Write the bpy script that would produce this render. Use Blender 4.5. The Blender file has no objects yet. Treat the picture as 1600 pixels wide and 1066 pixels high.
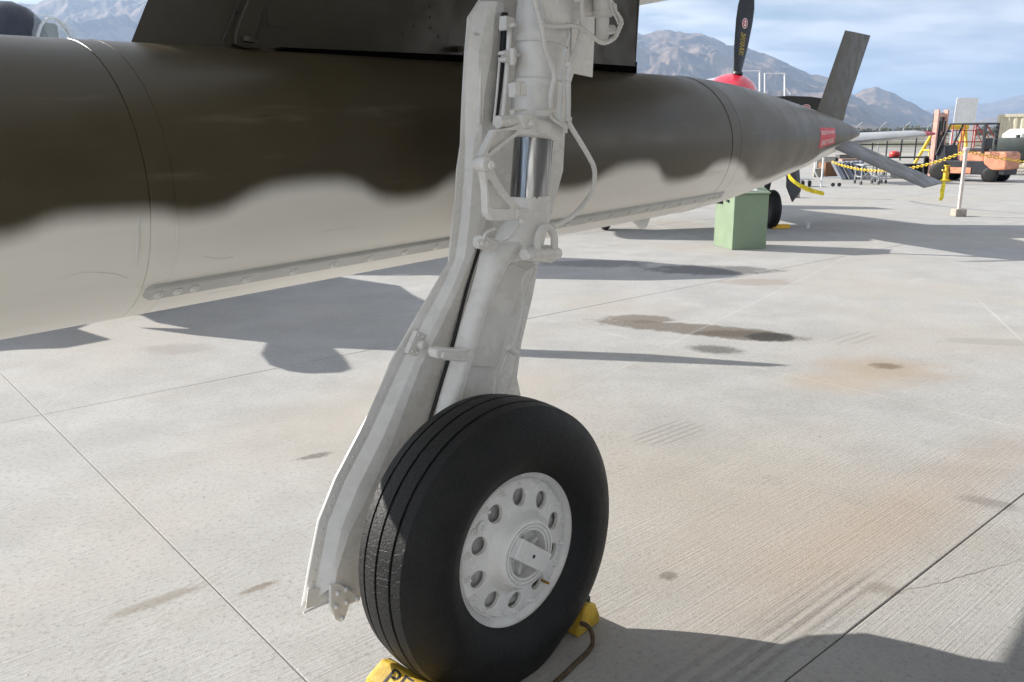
import bpy, bmesh, math, random
from mathutils import Vector, Matrix, noise
random.seed(7)
rad = math.radians
sc = bpy.context.scene
COL = sc.collection
V = Vector

# ------------------------------------------------------------------ camera
F = 1291.0; CAMZ = 1.65; HY = 212.0; ROLL = rad(0.4)
_p = math.atan((533 - HY) / F)
_fw = V((0, math.cos(_p), -math.sin(_p))); _up = V((0, math.sin(_p), math.cos(_p))); _rt = V((1, 0, 0))
RX = _rt * math.cos(ROLL) - _up * math.sin(ROLL)
RY = _up * math.cos(ROLL) + _rt * math.sin(ROLL)
C0 = V((0, 0, CAMZ))
cam = bpy.data.cameras.new('camera'); camo = bpy.data.objects.new('camera', cam); COL.objects.link(camo)
cam.sensor_width = 36; cam.lens = F / 1600 * 36; cam.clip_start = 0.05; cam.clip_end = 60000
M = Matrix((RX, RY, -_fw)).transposed().to_4x4(); M.translation = C0
camo.matrix_world = M; sc.camera = camo

# ------------------------------------------------------------------ world, sun, exposure
SUN_AZ = rad(292); SUN_EL = rad(26.5)          # compass azimuth measured from +Y clockwise
w = bpy.data.worlds.new('World'); sc.world = w; w.use_nodes = True
nt = w.node_tree; nt.nodes.clear(); L = nt.links.new
def N(t, **k):
    n = nt.nodes.new(t)
    for a, b in k.items(): setattr(n, a, b)
    return n
sky = N('ShaderNodeTexSky', sky_type='NISHITA', sun_disc=False, sun_elevation=SUN_EL, sun_rotation=SUN_AZ)
sky.air_density = 1.1; sky.dust_density = 1.0; sky.ozone_density = 1.6
tc = N('ShaderNodeTexCoord'); sep = N('ShaderNodeSeparateXYZ'); L(tc.outputs['Generated'], sep.inputs[0])
zc = N('ShaderNodeMath', operation='ADD'); L(sep.outputs[2], zc.inputs[0]); zc.inputs[1].default_value = 0.16
zm = N('ShaderNodeMath', operation='MAXIMUM'); L(zc.outputs[0], zm.inputs[0]); zm.inputs[1].default_value = 0.05
dx = N('ShaderNodeMath', operation='DIVIDE'); L(sep.outputs[0], dx.inputs[0]); L(zm.outputs[0], dx.inputs[1])
dy = N('ShaderNodeMath', operation='DIVIDE'); L(sep.outputs[1], dy.inputs[0]); L(zm.outputs[0], dy.inputs[1])
cmb = N('ShaderNodeCombineXYZ'); L(dx.outputs[0], cmb.inputs[0]); L(dy.outputs[0], cmb.inputs[1])
cn = N('ShaderNodeTexNoise'); cn.inputs['Scale'].default_value = 2.1; cn.inputs['Detail'].default_value = 9; cn.inputs['Roughness'].default_value = .56; cn.inputs['Distortion'].default_value = .25
cmap = N('ShaderNodeMapping'); cmap.inputs['Location'].default_value = (2.3, 4.1, 0); cmap.inputs['Scale'].default_value = (.8, 1.25, 1)
L(cmb.outputs[0], cmap.inputs[0]); L(cmap.outputs[0], cn.inputs[0])
cr = N('ShaderNodeMapRange', interpolation_type='SMOOTHSTEP'); L(cn.outputs[0], cr.inputs[0])
cr.inputs[1].default_value = .30; cr.inputs[2].default_value = .47
cn2 = N('ShaderNodeTexNoise'); cn2.inputs['Scale'].default_value = 3.0; cn2.inputs['Detail'].default_value = 7; L(cmap.outputs[0], cn2.inputs[0])
crr = N('ShaderNodeMapRange'); L(cn2.outputs[0], crr.inputs[0]); crr.inputs[1].default_value = .38; crr.inputs[2].default_value = .62
ccol = N('ShaderNodeMix', data_type='RGBA'); L(crr.outputs[0], ccol.inputs[0])
ccol.inputs[6].default_value = (5.2, 5.7, 6.5, 1); ccol.inputs[7].default_value = (10.2, 10.1, 10.1, 1)
mixc = N('ShaderNodeMix', data_type='RGBA'); L(sky.outputs[0], mixc.inputs[6]); L(ccol.outputs[2], mixc.inputs[7])
cf = N('ShaderNodeMath', operation='MULTIPLY'); L(cr.outputs[0], cf.inputs[0]); cf.inputs[1].default_value = .88; L(cf.outputs[0], mixc.inputs[0])
bg = N('ShaderNodeBackground'); L(mixc.outputs[2], bg.inputs[0]); bg.inputs[1].default_value = 0.05
wo = N('ShaderNodeOutputWorld'); L(bg.outputs[0], wo.inputs[0])

sl = bpy.data.lights.new('sun', 'SUN'); sl.energy = 5.0; sl.angle = rad(0.53); sl.color = (1.0, .95, .88)
so = bpy.data.objects.new('sun', sl); COL.objects.link(so)
sdir = V((math.sin(SUN_AZ) * math.cos(SUN_EL), math.cos(SUN_AZ) * math.cos(SUN_EL), math.sin(SUN_EL)))
so.rotation_euler = sdir.to_track_quat('Z', 'Y').to_euler(); so.location = (-30, 20, 40)
vs = sc.view_settings; vs.view_transform = 'Standard'; vs.look = 'None'; vs.gamma = 1; vs.use_curve_mapping = False
vs.exposure = 1.18
sc.render.engine = 'CYCLES'; sc.cycles.use_denoising = True
sc.cycles.max_bounces = 8; sc.cycles.diffuse_bounces = 4; sc.cycles.volume_bounces = 0
sc.cycles.sample_clamp_indirect = 6

# ------------------------------------------------------------------ geometry helpers
def ray(x, y): return RX * ((x - 800) / F) + RY * ((533 - y) / F) + _fw
def gnd(x, y, z=0.0):
    d = ray(x, y); return C0 + d * ((z - CAMZ) / d.z)
def depth(x, y, Y):
    d = ray(x, y); return C0 + d * (Y / d.y)
# landing gear frame: a = aft, o = outboard (away from the camera), z = up; origin under the axle
GA = rad(41.5); GW = V((-.056, 2.336, 0)); Ga = V((math.sin(GA), math.cos(GA), 0)); Go = V((-math.cos(GA), math.sin(GA), 0)); UP = V((0, 0, 1))
def GF(a, o, z): return GW + Ga * a + Go * o + UP * z
def GP(x, y, o):
    d = ray(x, y); t = (o - (C0 - GW).dot(Go)) / d.dot(Go); return C0 + d * t
# tank frame
TA = rad(40.1); TE = rad(1.06); KT = 1.11; T0 = C0 + (V((-.992, 2.212, 1.541)) - C0) * KT   # KT: tank 0.77 m across
Ta = V((math.sin(TA) * math.cos(TE), math.cos(TA) * math.cos(TE), math.sin(TE))); To = V((-math.cos(TA), math.sin(TA), 0)); Tu = Ta.cross(To) * -1
if Tu.z < 0: Tu = -Tu
def TP(x, y, o=0.0):
    d = ray(x, y); t = (o - (C0 - T0).dot(To)) / d.dot(To); return C0 + d * t
def TF(s, th, r): return T0 + (Ta * s + (-To * math.cos(th) + Tu * math.sin(th)) * r) * KT     # th from inboard horizontal

class MB:
    def __init__(s): s.v = []; s.f = []
    def add(s, vs_, fs):
        n = len(s.v); s.v += [V(q) for q in vs_]; s.f += [tuple(i + n for i in q) for q in fs]; return s
    def box(s, c, sx, sy, sz, X=V((1, 0, 0)), Y=None, Z=V((0, 0, 1))):
        if Y is None: Y = Z.cross(X).normalized()
        c = V(c); q = []
        for k in (-.5, .5):
            for j in (-.5, .5):
                for i in (-.5, .5): q.append(c + X * (i * sx) + Y * (j * sy) + Z * (k * sz))
        return s.add(q, [(0, 2, 3, 1), (4, 5, 7, 6), (0, 1, 5, 4), (2, 6, 7, 3), (0, 4, 6, 2), (1, 3, 7, 5)])
    def prism(s, pts, vec):
        n = len(pts); pts = [V(p) for p in pts]; q = pts + [p + vec for p in pts]
        return s.add(q, [tuple(range(n)), tuple(range(2 * n - 1, n - 1, -1))] + [(i, i + n, (i + 1) % n + n, (i + 1) % n) for i in range(n)])
    def loft(s, rings, closed=True, caps=True):
        n = len(rings[0]); b = len(s.v)
        for r in rings: s.v += [V(p) for p in r]
        for k in range(len(rings) - 1):
            for i in range(n if closed else n - 1):
                j = (i + 1) % n
                s.f.append((b + k * n + i, b + k * n + j, b + (k + 1) * n + j, b + (k + 1) * n + i))
        if caps and closed:
            s.f.append(tuple(b + i for i in range(n - 1, -1, -1))); e = b + (len(rings) - 1) * n
            s.f.append(tuple(e + i for i in range(n)))
        return s
    def rev(s, c, ax, prof, n=24, caps=True, X=None):
        """prof: list of (axial, radius)"""
        c = V(c); ax = V(ax).normalized()
        if X is None: X = ax.orthogonal().normalized()
        Y = ax.cross(X).normalized()
        return s.loft([[c + ax * h + (X * math.cos(2 * math.pi * i / n) + Y * math.sin(2 * math.pi * i / n)) * max(r, 1e-4) for i in range(n)] for h, r in prof], True, caps)
    def cyl(s, a, b, r, r2=None, n=12):
        a = V(a); b = V(b); d = b - a
        return s.rev(a, d, [(0, r), (d.length, r if r2 is None else r2)], n)
    def tube(s, pts, r, n=8, smooth=3):
        pts = [V(p) for p in pts]
        if smooth and len(pts) > 2:
            out = []
            P = [pts[0] * 2 - pts[1]] + pts + [pts[-1] * 2 - pts[-2]]
            for i in range(1, len(P) - 2):
                for k in range(smooth):
                    t = k / smooth; p0, p1, p2, p3 = P[i - 1:i + 3]
                    out.append(.5 * ((2 * p1) + (p2 - p0) * t + (2 * p0 - 5 * p1 + 4 * p2 - p3) * t * t + (3 * p1 - p0 - 3 * p2 + p3) * t ** 3))
            pts = out + [pts[-1]]
        T = [(pts[min(i + 1, len(pts) - 1)] - pts[max(i - 1, 0)]).normalized() for i in range(len(pts))]
        x = T[0].orthogonal().normalized(); rings = []
        for i, p in enumerate(pts):
            x = (x - T[i] * x.dot(T[i])).normalized(); y = T[i].cross(x)
            rr = r(i / (len(pts) - 1)) if callable(r) else r
            rings.append([p + (x * math.cos(2 * math.pi * k / n) + y * math.sin(2 * math.pi * k / n)) * rr for k in range(n)])
        return s.loft(rings)
    def ball(s, c, r, n=10, sq=(1, 1, 1)):
        c = V(c); rings = []
        for i in range(1, n // 2 + 1):
            t = math.pi * (i - .5) / (n // 2 + 0) if False else math.pi * i / (n // 2 + 1)
            rings.append([c + V((math.cos(2 * math.pi * k / n) * math.sin(t) * r * sq[0], math.sin(2 * math.pi * k / n) * math.sin(t) * r * sq[1], math.cos(t) * r * sq[2])) for k in range(n)])
        return s.loft(rings)
    def build(s, name, mat, parent=None, smooth=None, bevel=0, seg=2, origin=None, recalc=True):
        c = V(origin) if origin is not None else sum(s.v, V()) / max(len(s.v), 1)
        me = bpy.data.meshes.new(name); me.from_pydata([v - c for v in s.v], [], s.f)
        if recalc:
            bm = bmesh.new(); bm.from_mesh(me); bmesh.ops.recalc_face_normals(bm, faces=bm.faces); bm.to_mesh(me); bm.free()
        return link(name, me, mat, parent, c, smooth, bevel, seg)
WP = {}
def link(name, me, mat, parent, c, smooth=None, bevel=0, seg=2):
    o = bpy.data.objects.new(name, me); COL.objects.link(o)
    if mat is not None and not me.materials: me.materials.append(mat)
    if smooth is not None:
        me.polygons.foreach_set('use_smooth', [True] * len(me.polygons)); me.set_sharp_from_angle(angle=rad(smooth))
    if bevel:
        b = o.modifiers.new('bevel', 'BEVEL'); b.width = bevel; b.segments = seg; b.limit_method = 'ANGLE'; b.angle_limit = rad(40); b.harden_normals = False
    if parent is not None: o.parent = parent; o.location = c - WP[parent]
    else: o.location = c
    WP[o] = V(c); return o
def inst(src, name, parent, c, rot=None):
    o = bpy.data.objects.new(name, src.data if hasattr(src, 'data') else src); COL.objects.link(o)
    if parent is not None: o.parent = parent; o.location = V(c) - WP[parent]
    else: o.location = c
    if rot is not None: o.rotation_euler = rot
    WP[o] = V(c); return o
def thing(name, loc, label, cat, group=None):
    o = bpy.data.objects.new(name, None); COL.objects.link(o); o.location = loc; WP[o] = V(loc); o.empty_display_size = .1
    return tag(o, label, cat, group)
def tag(o, label, cat, group=None, kind=None):
    if label: o['label'] = label
    if cat: o['category'] = cat
    if group: o['group'] = group
    if kind: o['kind'] = kind
    return o
def kind(o, k): o['kind'] = k; return o

# ------------------------------------------------------------------ materials
class NT:
    def __init__(s, name):
        s.m = bpy.data.materials.new(name); s.m.use_nodes = True; s.t = s.m.node_tree; s.b = s.t.nodes['Principled BSDF']; s.L = s.t.links.new
    def n(s, t, **k):
        q = s.t.nodes.new(t)
        for a, b in k.items(): setattr(q, a, b)
        return q
    def _in(s, sock, v):
        if hasattr(v, 'is_output') or isinstance(v, bpy.types.NodeSocket): s.L(v, sock)
        else: sock.default_value = v
    def math(s, op, a, b=None, c=None, clamp=False):
        q = s.n('ShaderNodeMath', operation=op); q.use_clamp = clamp; s._in(q.inputs[0], a)
        if b is not None: s._in(q.inputs[1], b)
        if c is not None: s._in(q.inputs[2], c)
        return q.outputs[0]
    def noise(s, vec, scale, detail=4, rough=.55, dist=0):
        q = s.n('ShaderNodeTexNoise'); q.inputs['Scale'].default_value = scale; q.inputs['Detail'].default_value = detail; q.inputs['Roughness'].default_value = rough; q.inputs['Distortion'].default_value = dist
        if vec is not None: s.L(vec, q.inputs['Vector'])
        return q.outputs[0]
    def ramp(s, v, lo, hi, a=0., b=1., smooth=True):
        q = s.n('ShaderNodeMapRange', interpolation_type='SMOOTHSTEP' if smooth else 'LINEAR'); s._in(q.inputs[0], v)
        for i, x in enumerate((lo, hi, a, b)): s._in(q.inputs[i + 1], x)
        return q.outputs[0]
    def mix(s, f, a, b, blend='MIX'):
        q = s.n('ShaderNodeMix', data_type='RGBA', blend_type=blend); s._in(q.inputs[0], f)
        for i, x in ((6, a), (7, b)):
            if isinstance(x, bpy.types.NodeSocket): s.L(x, q.inputs[i])
            else: q.inputs[i].default_value = tuple(x) + ((1,) if len(x) == 3 else ())
        return q.outputs[2]
    def obj(s): return s.n('ShaderNodeTexCoord').outputs['Object']
    def pos(s): return s.n('ShaderNodeNewGeometry').outputs['Position']
    def mapv(s, vec, loc=(0, 0, 0), rot=(0, 0, 0), scale=(1, 1, 1), vt='POINT'):
        q = s.n('ShaderNodeMapping', vector_type=vt); s.L(vec, q.inputs[0]); q.inputs[1].default_value = loc; q.inputs[2].default_value = rot; q.inputs[3].default_value = scale; return q.outputs[0]
    def bump(s, h, strength=.2, dist=.01):
        q = s.n('ShaderNodeBump'); q.inputs['Strength'].default_value = strength; q.inputs['Distance'].default_value = dist; s.L(h, q.inputs['Height']); s.L(q.outputs[0], s.b.inputs['Normal'])
    def set(s, color=None, rough=None, metal=None, spec=None, coat=None):
        if color is not None:
            if isinstance(color, bpy.types.NodeSocket): s.L(color, s.b.inputs['Base Color'])
            else: s.b.inputs['Base Color'].default_value = tuple(color) + (1,)
        if rough is not None: s._in(s.b.inputs['Roughness'], rough)
        if metal is not None: s.b.inputs['Metallic'].default_value = metal
        if spec is not None: s.b.inputs['Specular IOR Level'].default_value = spec
        if coat is not None: s.b.inputs['Coat Weight'].default_value = coat; s.b.inputs['Coat Roughness'].default_value = .15
        return s.m
_mc = {}
def paint(name, col, rough=.45, var=.12, metal=0, scale=6, bump=.04, spec=.5, coat=None):
    if name in _mc: return _mc[name]
    t = NT(name); v = t.obj(); n = t.noise(v, scale, 5, .6)
    d = tuple(c * (1 - var) for c in col); l = tuple(min(1, c * (1 + var * .6)) for c in col)
    c = t.mix(t.ramp(n, .3, .7), d, l)
    r = t.ramp(t.noise(v, scale * 2.3, 4), .3, .7, max(.03, rough - .08), min(1, rough + .1))
    if bump: t.bump(t.noise(v, scale * 12, 3), bump, .004)
    _mc[name] = t.set(c, r, metal, spec, coat); return _mc[name]

def gear_paint():
    t = NT('gear_paint'); v = t.obj(); p = t.pos()
    n = t.noise(p, 9, 5, .6); c = t.mix(t.ramp(n, .3, .7), (.71, .70, .67), (.80, .79, .765))
    g = t.ramp(t.noise(p, 34, 6, .7), .60, .74, 0, .35); c = t.mix(g, c, (.45, .44, .41))
    h = t.math('ADD', t.math('MULTIPLY', t.noise(p, 60, 2), .6), t.math('MULTIPLY', t.noise(p, 260, 2), .25)); t.bump(h, .10, .003)
    return t.set(c, t.ramp(n, .3, .7, .20, .36), 0, .55)
M_GEAR = gear_paint()
M_GEARD = paint('gear_leg_grey', (.40, .40, .385), .5, .15, scale=9)  # mid grey paint for the trainer's gear legs
M_STEEL = paint('steel', (.55, .55, .55), .3, .15, 1.0, 20)
M_DARK = paint('dark_metal', (.03, .03, .032), .5, .2)
M_YEL = paint('chock_yellow', (.56, .36, .03), .6, .35, 0, 14, .3)
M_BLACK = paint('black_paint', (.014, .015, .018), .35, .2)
M_WHITE = paint('white_paint', (.75, .75, .74), .45, .08)

def chrome():
    t = NT('piston_chrome'); v = t.obj()
    n = t.noise(t.mapv(v, scale=(60, 60, 1.2)), 1.0, 4, .6)
    c = t.mix(t.ramp(n, .35, .75), (.36, .37, .38), (.20, .205, .21))
    return t.set(c, t.ramp(n, .3, .8, .09, .28), 1.0)
M_CHROME = chrome()

def rubber():
    t = NT('tyre_rubber'); v = t.obj(); p = t.pos()
    n = t.noise(p, 14, 6, .65); c = t.mix(t.ramp(n, .35, .7), (.007, .007, .007), (.016, .0155, .015))
    sp = t.ramp(t.noise(p, 120, 4, .7), .64, .72, 0, .5); c = t.mix(sp, c, (.09, .085, .08))
    cr = t.n('ShaderNodeTexVoronoi', feature='DISTANCE_TO_EDGE'); cr.inputs['Scale'].default_value = 46; t.L(t.mapv(p, scale=(1, 1, 1)), cr.inputs[0])
    h = t.math('ADD', t.math('MULTIPLY', t.ramp(cr.outputs[0], 0, .05), .5), t.noise(p, 170, 4, .6)); t.bump(h, .55, .004)
    return t.set(c, t.ramp(n, .3, .7, .46, .62), 0, .3)
M_RUBBER = rubber()

def tank_paint():
    # local frame of the tank: x = along the axis (s), y = inboard, z = up
    t = NT('tank_two_tone_paint'); v = t.obj(); sp = t.n('ShaderNodeSeparateXYZ'); t.L(v, sp.inputs[0])
    s = sp.outputs[0]; th = t.math('ARCTAN2', sp.outputs[2], sp.outputs[1])
    pts = [(-.45, -13), (-.32, -8), (-.12, -9), (-.03, -12), (.12, -6), (.32, -2.5), (.48, -6), (.66, -14.5), (.85, -6), (1.1, -3), (1.5, -20), (1.7, -12.5), (1.95, -7.5), (2.12, -12), (2.32, -24), (2.52, -22), (2.76, -12.5), (2.95, -17), (3.2, -34), (3.5, -42), (3.9, -40), (4.2, -42), (4.5, -28), (5.7, -20)]
    fc = t.n('ShaderNodeFloatCurve'); cu = fc.mapping.curves[0]; S0, S1 = -2.6, 5.8
    P = [(-2.6, -8), (-1.6, -20), (-.9, -6)] + pts
    while len(cu.points) < len(P): cu.points.new(.5, .5)
    for q, (a, b) in zip(cu.points, P): q.location = ((a - S0) / (S1 - S0), (b + 60) / 60); q.handle_type = 'AUTO'
    fc.mapping.update()
    t.L(t.ramp(s, S0, S1, 0, 1, False), fc.inputs['Value'])
    bd = t.math('RADIANS', t.math('MULTIPLY_ADD', fc.outputs[0], 60., -60.))
    bd = t.math('ADD', bd, t.math('MULTIPLY', t.math('SUBTRACT', t.noise(v, 22, 4), .5), .014))
    # far side mirrors: angle measured from the horizontal on either side
    thm = t.math('ARCTAN2', sp.outputs[2], t.math('ABSOLUTE', sp.outputs[1]))
    f = t.ramp(t.math('SUBTRACT', thm, bd), -.10, .10)
    n = t.noise(v, 3.5, 5, .6)
    n2 = t.noise(t.mapv(v, scale=(1, 6, 6)), 1.3, 3)
    br = t.mix(t.ramp(n, .3, .7), (.044, .034, .016), (.056, .044, .022)); gr = t.mix(t.ramp(n2, .3, .7), (.68, .665, .62), (.74, .725, .68))
    # lighter brown tone towards the tail
    br = t.mix(t.ramp(t.math('ADD', s, t.math('MULTIPLY', n, .8)), 2.2, 3.4), br, (.078, .064, .040))
    dirt = t.ramp(t.noise(t.mapv(v, scale=(1.2, 9, 9)), 1.6, 6, .65), .58, .76, 0, .30)
    c = t.mix(f, gr, br); c = t.mix(dirt, c, (.16, .145, .12))
    t.bump(t.math('ADD', t.noise(v, 2.2, 2), t.math('MULTIPLY', t.noise(v, 90, 3), .03)), .05, .012)
    return t.set(c, t.ramp(t.math('ADD', n, t.math('MULTIPLY', f, .1)), .3, .8, .30, .44), 0, .36)
M_TANK = tank_paint()
M_CAMO = paint('camo_brown', (.032, .025, .014), .5, .12, 0, 3, .03)
M_FIN = paint('fin_camo', (.066, .055, .036), .45, .15, 0, 4, .05)
M_FINB = paint('fin_underside', (.07, .066, .06), .4, .15, 0, 4, .05)
M_UNDER = paint('underside_grey', (.62, .62, .60), .4, .08, 0, 3)

def stain(t, p, x, y, rx, ry, ang, edge=.5, nz=None, amp=.6):
    """soft elliptical mask at ground point (x, y)"""
    q = t.mapv(p, (x, y, 0), (0, 0, ang), (rx, ry, 1), 'TEXTURE')
    s = t.n('ShaderNodeSeparateXYZ'); t.L(q, s.inputs[0])
    d = t.math('SQRT', t.math('ADD', t.math('MULTIPLY', s.outputs[0], s.outputs[0]), t.math('MULTIPLY', s.outputs[1], s.outputs[1])))
    if nz is not None: d = t.math('ADD', d, t.math('MULTIPLY', t.math('SUBTRACT', nz, .5), amp * 2))
    return t.ramp(d, 1 - edge, 1 + edge, 1., 0.)
JA = rad(49); JU = V((math.sin(JA), math.cos(JA), 0)); JV = V((math.cos(JA), -math.sin(JA), 0))   # joints run along JU and JV
ANGU = math.atan2(JU.y, JU.x)
def concrete(name, stains=True):
    t = NT(name); p = t.pos()
    big = t.noise(p, .35, 5, .6); mid = t.noise(p, 1.7, 6, .65); fine = t.noise(p, 45, 5, .7); gr = t.noise(p, 260, 3, .6)
    q = t.mapv(p, rot=(0, 0, ANGU), vt='TEXTURE')
    st = t.noise(t.mapv(q, scale=(2.2, 110, 1)), 1.0, 4, .65)      # broom finish, long along the joints
    st2 = t.noise(t.mapv(q, scale=(.7, 12, 1)), 1.0, 5, .65)
    c = t.mix(t.ramp(mid, .3, .7), (.30, .297, .287), (.375, .372, .363))
    tan = t.ramp(big, .45, .62, 0, .55); c = t.mix(tan, c, (.36, .325, .28))
    c = t.mix(t.ramp(st, .36, .60, .24, 0), c, (.30, .29, .275)); c = t.mix(t.ramp(st2, .38, .60, .12, 0), c, (.33, .32, .30))
    patch = t.noise(p, .9, 7, .7, .4); c = t.mix(t.ramp(patch, .5, .66, 0, .30), c, (.34, .335, .32)); c = t.mix(t.ramp(patch, .40, .28, 0, .35), c, (.45, .445, .435))
    c = t.mix(t.ramp(fine, .50, .72, 0, .6), c, (.17, .165, .155)); c = t.mix(t.ramp(gr, .56, .72, 0, .55), c, (.58, .57, .545))
    sp = t.ramp(t.noise(p, 9, 5, .75), .66, .71, 0, .6); c = t.mix(sp, c, (.15, .135, .12)); sp2 = t.ramp(t.noise(p, 23, 3, .6), .70, .74, 0, .6); c = t.mix(sp2, c, (.13, .12, .11))
    r = t.ramp(fine, .3, .7, .78, .95)
    if stains:
        nz = t.noise(p, 4.5, 9, .72, .3); nz2 = t.noise(p, 16, 8, .75, .4)
        def S(px, py, rx, ry, ang, col, k, edge=.4, amp=.6, fn=None, stripe=0):
            nonlocal c
            g = gnd(px, py); m = stain(t, p, g.x, g.y, rx, ry, ang, edge, fn or nz, amp * 1.3)
            m = t.math('MULTIPLY', m, t.ramp(fine, .35, .6, .8, 1.))
            if stripe:
                qq = t.n('ShaderNodeSeparateXYZ'); t.L(q, qq.inputs[0]); m = t.math('MULTIPLY', m, t.ramp(t.math('SINE', t.math('MULTIPLY', qq.outputs[1], stripe)), -.3, .7)); m = t.math('MULTIPLY', m, t.ramp(st, .35, .6, .3, 1.))
            c = t.mix(t.math('MULTIPLY', m, k), c, col)
            return m
        S(1085, 514, .85, .20, rad(-22), (.105, .088, .066), .85, .2, .5); S(1165, 524, .42, .17, rad(-15), (.085, .070, .055), .85, .25, .5)     # oil trail
        S(1000, 498, .30, .17, rad(-10), (.12, .10, .078), .8, .2, .5)
        S(1205, 527, .20, .16, 0, (.03, .028, .026), .92, .2, .5, nz2)
        S(1118, 546, .20, .12, rad(-20), (.07, .065, .06), .8, .4, .6, nz2)
        S(1380, 577, .40, .30, 0, (.30, .235, .165), .7, .7, .6)
        S(1310, 597, .34, .22, 0, (.34, .28, .21), .6, .7, .6)
        S(1385, 572, .10, .08, 0, (.13, .09, .06), .8, .5, .9, nz2)
        S(1110, 422, .75, .36, rad(-5), (.085, .085, .085), .8, .25, .7)
        S(930, 412, .7, .3, 0, (.12, .12, .12), .7, .3, .8)
        S(1185, 441, .40, .22, 0, (.25, .22, .19), .7, .3, .5)
        S(1570, 535, .45, .12, rad(-10), (.27, .26, .24), .7, .3, .6)
        S(1420, 800, 1.3, .18, ANGU, (.34, .255, .19), .42, .8, .3)             # rust-tinted band along the joint
        S(1230, 830, .9, .30, ANGU, (.36, .30, .24), .4, .8, .4)
        S(1120, 760, .9, .4, ANGU, (.37, .325, .265), .4, .8, .4)
        S(620, 640, 1.1, .5, ANGU, (.37, .325, .265), .45, .8, .5)
        S(1275, 940, .34, .11, ANGU, (.17, .16, .15), .5, .45, .7, None, 150)             # tyre scuffs
        S(1225, 1000, .50, .08, ANGU, (.17, .16, .15), .42, .45, .7, None, 150)
        S(1330, 930, .30, .07, ANGU, (.17, .16, .15), .42, .45, .7, None, 110)
        S(1130, 1045, .5, .12, ANGU, (.17, .16, .15), .42, .45, .7, None, 120)
        S(1045, 676, .26, .13, ANGU, (.22, .21, .19), .75, .25, .3, None, 130)
        S(1335, 528, .30, .16, ANGU, (.24, .23, .21), .65, .25, .3, None, 70)
        S(495, 712, .09, .03, rad(30), (.13, .12, .105), .85, .4, .9, nz2)
        S(245, 940, .18, .03, ANGU, (.20, .18, .15), .75, .4, .9, nz2)
        S(405, 918, .07, .018, ANGU, (.16, .13, .10), .8, .4, .8, nz2)
        S(1545, 785, .12, .05, rad(-30), (.20, .18, .165), .7, .4, .8, nz2)
        S(1045, 900, .035, .03, 0, (.16, .14, .12), .85, .4, 1.1, nz2)
        S(1378, 920, .06, .04, 0, (.20, .17, .14), .6, .4, 1.0, nz2)
        S(275, 545, .28, .16, 0, (.26, .24, .22), .7, .4, .8)
        for (x0, y0, x1, y1, wd, k) in ((1397, 365, 860, 630, .010, .22), (1100, 375, 1000, 345, .02, .35), (1530, 470, 1600, 535, .012, .35)):   # old marking scratches
            a, b = gnd(x0, y0), gnd(x1, y1); mm = (a + b) / 2; d = b - a
            m = stain(t, p, mm.x, mm.y, d.length / 2, wd, math.atan2(d.y, d.x), .5, nz2, .5); c = t.mix(t.math('MULTIPLY', m, k), c, (.52, .51, .50))
        # curved tread marks
        for (px, py, R_, k) in ((560, 840, 1.9, .30), (250, 800, 2.3, .25)):
            g = gnd(px, py); qv = t.mapv(p, (g.x + 1.2, g.y - 1.2, 0), vt='TEXTURE'); s = t.n('ShaderNodeSeparateXYZ'); t.L(qv, s.inputs[0])
            d = t.math('SQRT', t.math('ADD', t.math('MULTIPLY', s.outputs[0], s.outputs[0]), t.math('MULTIPLY', s.outputs[1], s.outputs[1])))
            m = t.math('MULTIPLY', t.ramp(t.math('ABSOLUTE', t.math('SUBTRACT', d, R_)), .06, .11, 1, 0), t.ramp(t.math('SINE', t.math('MULTIPLY', d, 190.)), -.2, .6))
            m = t.math('MULTIPLY', m, t.ramp(nz, .42, .6)); c = t.mix(t.math('MULTIPLY', m, k), c, (.22, .21, .19))
        # hairline crack
        a, b = gnd(1388, 935), gnd(1600, 872); mm = (a + b) / 2; d = b - a
        ws = t.n('ShaderNodeVectorMath', operation='MULTIPLY_ADD'); nn = t.n('ShaderNodeTexNoise'); nn.inputs['Scale'].default_value = 6; t.L(p, nn.inputs[0])
        t.L(nn.outputs['Color'], ws.inputs[0]); ws.inputs[1].default_value = (.09, .09, 0); t.L(p, ws.inputs[2])
        m = stain(t, ws.outputs[0], mm.x + .045, mm.y + .045, d.length / 2, .0035, math.atan2(d.y, d.x), .3); c = t.mix(t.math('MULTIPLY', m, .75), c, (.12, .10, .08))
    h = t.math('ADD', t.math('MULTIPLY', st, .8), t.math('ADD', t.math('MULTIPLY', fine, .5), t.math('MULTIPLY', gr, .35)))
    t.bump(h, .75, .005)
    return t.set(c, r, 0, .25)
M_CONC = concrete('apron_concrete')

def desert():
    t = NT('airfield_ground'); p = t.pos()
    sp = t.n('ShaderNodeSeparateXYZ'); t.L(p, sp.inputs[0])
    n = t.noise(p, .02, 6, .65); n2 = t.noise(p, .3, 5, .7); n3 = t.noise(t.mapv(p, scale=(.2, 1, 1)), .03, 4)
    near = t.mix(t.ramp(n2, .3, .7), (.30, .285, .26), (.38, .365, .34))
    far = t.mix(t.ramp(n, .35, .65), (.26, .22, .16), (.16, .165, .10)); far = t.mix(t.ramp(n3, .5, .55, 0, .8), far, (.33, .32, .31))
    c = t.mix(t.ramp(sp.outputs[1], 95, 98), near, far)
    return t.set(c, .95, 0, .2)
M_DESERT = desert()

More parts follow.
